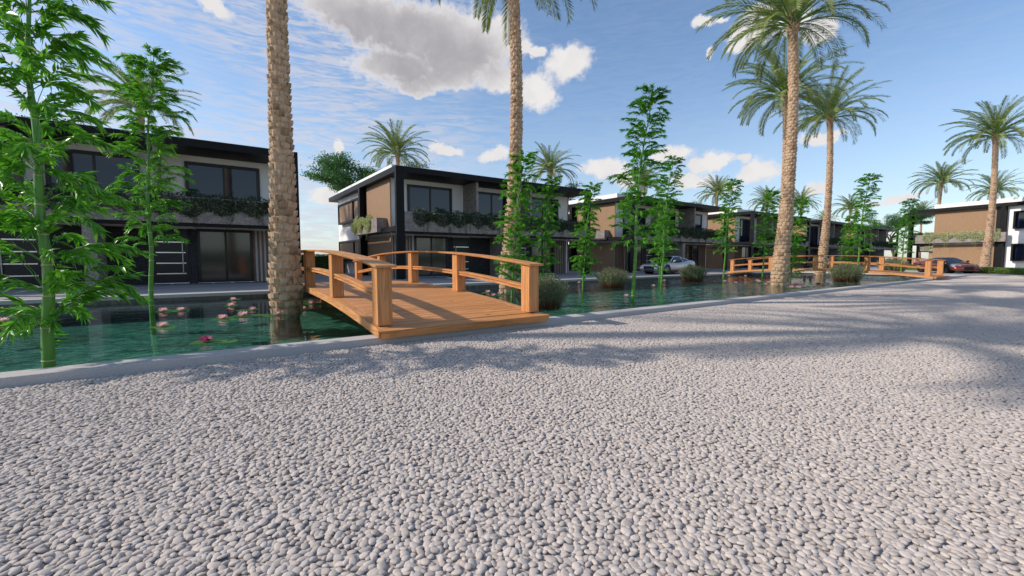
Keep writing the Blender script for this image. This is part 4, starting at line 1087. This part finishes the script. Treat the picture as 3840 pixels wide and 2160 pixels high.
            hb = MB(); hb.tube([(wx_, yo-s*.10, wr+.02), (wx_, yo-s*.45, wr+.02)], wr+.05, 20); hb.build('wheel_arch', M['grille'], body)
    # front: grille, lamps, lower lip; rear lamps; mirrors; door seams
    g = MB(); zf = .50 if style == 'coupe' else .44
    if style == 'coupe':
        g.box(h-.16, h+.015, -.46, .46, .36, .60); g.box(h-.10, h+.02, -.38, .38, .27, .345)
        for s in (-1, 1): g.box(h-.28, h-.06, min(s*.56, s*.76), max(s*.56, s*.76), .30, .44)
    else:
        g.box(h-.14, h+.018, -.34, .34, .24, .52)
        for s in (-1, 1): g.box(h-.25, h-.045, min(s*.42, s*.80), max(s*.42, s*.80), .24, .42)
    g.build('grille', M['grille'], body, bevel=0.02)
    g = MB(); g.box(h-.05, h+.03, -.27, .27, .36, .47); g.build('bumper_bar', M['grille'] if style != 'coupe' else M['steel'], body, bevel=.01)
    for s in (-1, 1):
        l = MB(); y0 = .52 if style == 'coupe' else .46; zl = .60 if style == 'coupe' else .50
        zt0, zt1 = (.735, .80) if style == 'coupe' else (.635, .72)
        P_ = [(h-.03, s*y0, zl-.02), (h-.10, s*.87, zl-.02), (h-.50, s*.955, zt1-.10), (h-.46, s*.86, zt1+.012), (h-.10, s*y0, zt0+.012)]
        l.add(P_+[(x_-.10, y_*.93, z_-.05) for x_, y_, z_ in P_], [(0,1,2,3,4),(9,8,7,6,5),(0,5,6,1),(1,6,7,2),(2,7,8,3),(3,8,9,4),(4,9,5,0)])
        l.build('headlight', M['lamp_glass'], body)
        l = MB(); l.tube([(-h+.03, s*.68, .74), (-h-.01, s*.68, .74)], .07, 12); l.tube([(-h+.03, s*.48, .74), (-h-.01, s*.48, .74)], .06, 12); l.build('tail_light', M['tail_red'], body)
        mm = MB(); xm = .72; zm = .98 if style == 'coupe' else .92
        mm.tube([(xm, s*(hw*.9), zm-.10), (xm, s*(hw+.06), zm-.02)], .018, 6); mm.tube([(xm-.07, s*(hw+.10), zm+.02), (xm-.04, s*(hw+.10), zm+.02), (xm+.06, s*(hw+.10), zm+.02), (xm+.10, s*(hw+.10), zm+.01)], [.075, .085, .07, .03], 10)
        mm.build('mirror', paint, body, smooth=True)
        sk = MB(); sk.box(-.95, .98, min(s*(hw-.10), s*(hw-.015)), max(s*(hw-.10), s*(hw-.015)), .15, .235); sk.build('side_skirt', M['grille'], body, bevel=.01)
    return root
c1 = make_car(M['paint_silver'], M['rim'], 'white silver coupe parked in front of the third villa'); c1.location = (28.9, 20.15, 0.0); c1.rotation_euler = (0, 0, R(180)); c1['group'] = 'parked cars'
c2 = make_car(M['paint_grey'], M['rim_dark'], 'dark grey car half hidden behind the far bridge rails'); c2.location = (59.5, 21.0, 0.0); c2.rotation_euler = (0, 0, R(180)); c2['group'] = 'parked cars'
c3 = make_car(M['paint_red'], M['rim_dark'], 'dull red low sports car beside the right-hand villa', 4.45, 1.93, 1.25, 'mid'); c3.location = (50.0, 8.5, 0.0); c3.rotation_euler = (0, 0, R(226)); c3['group'] = 'parked cars'
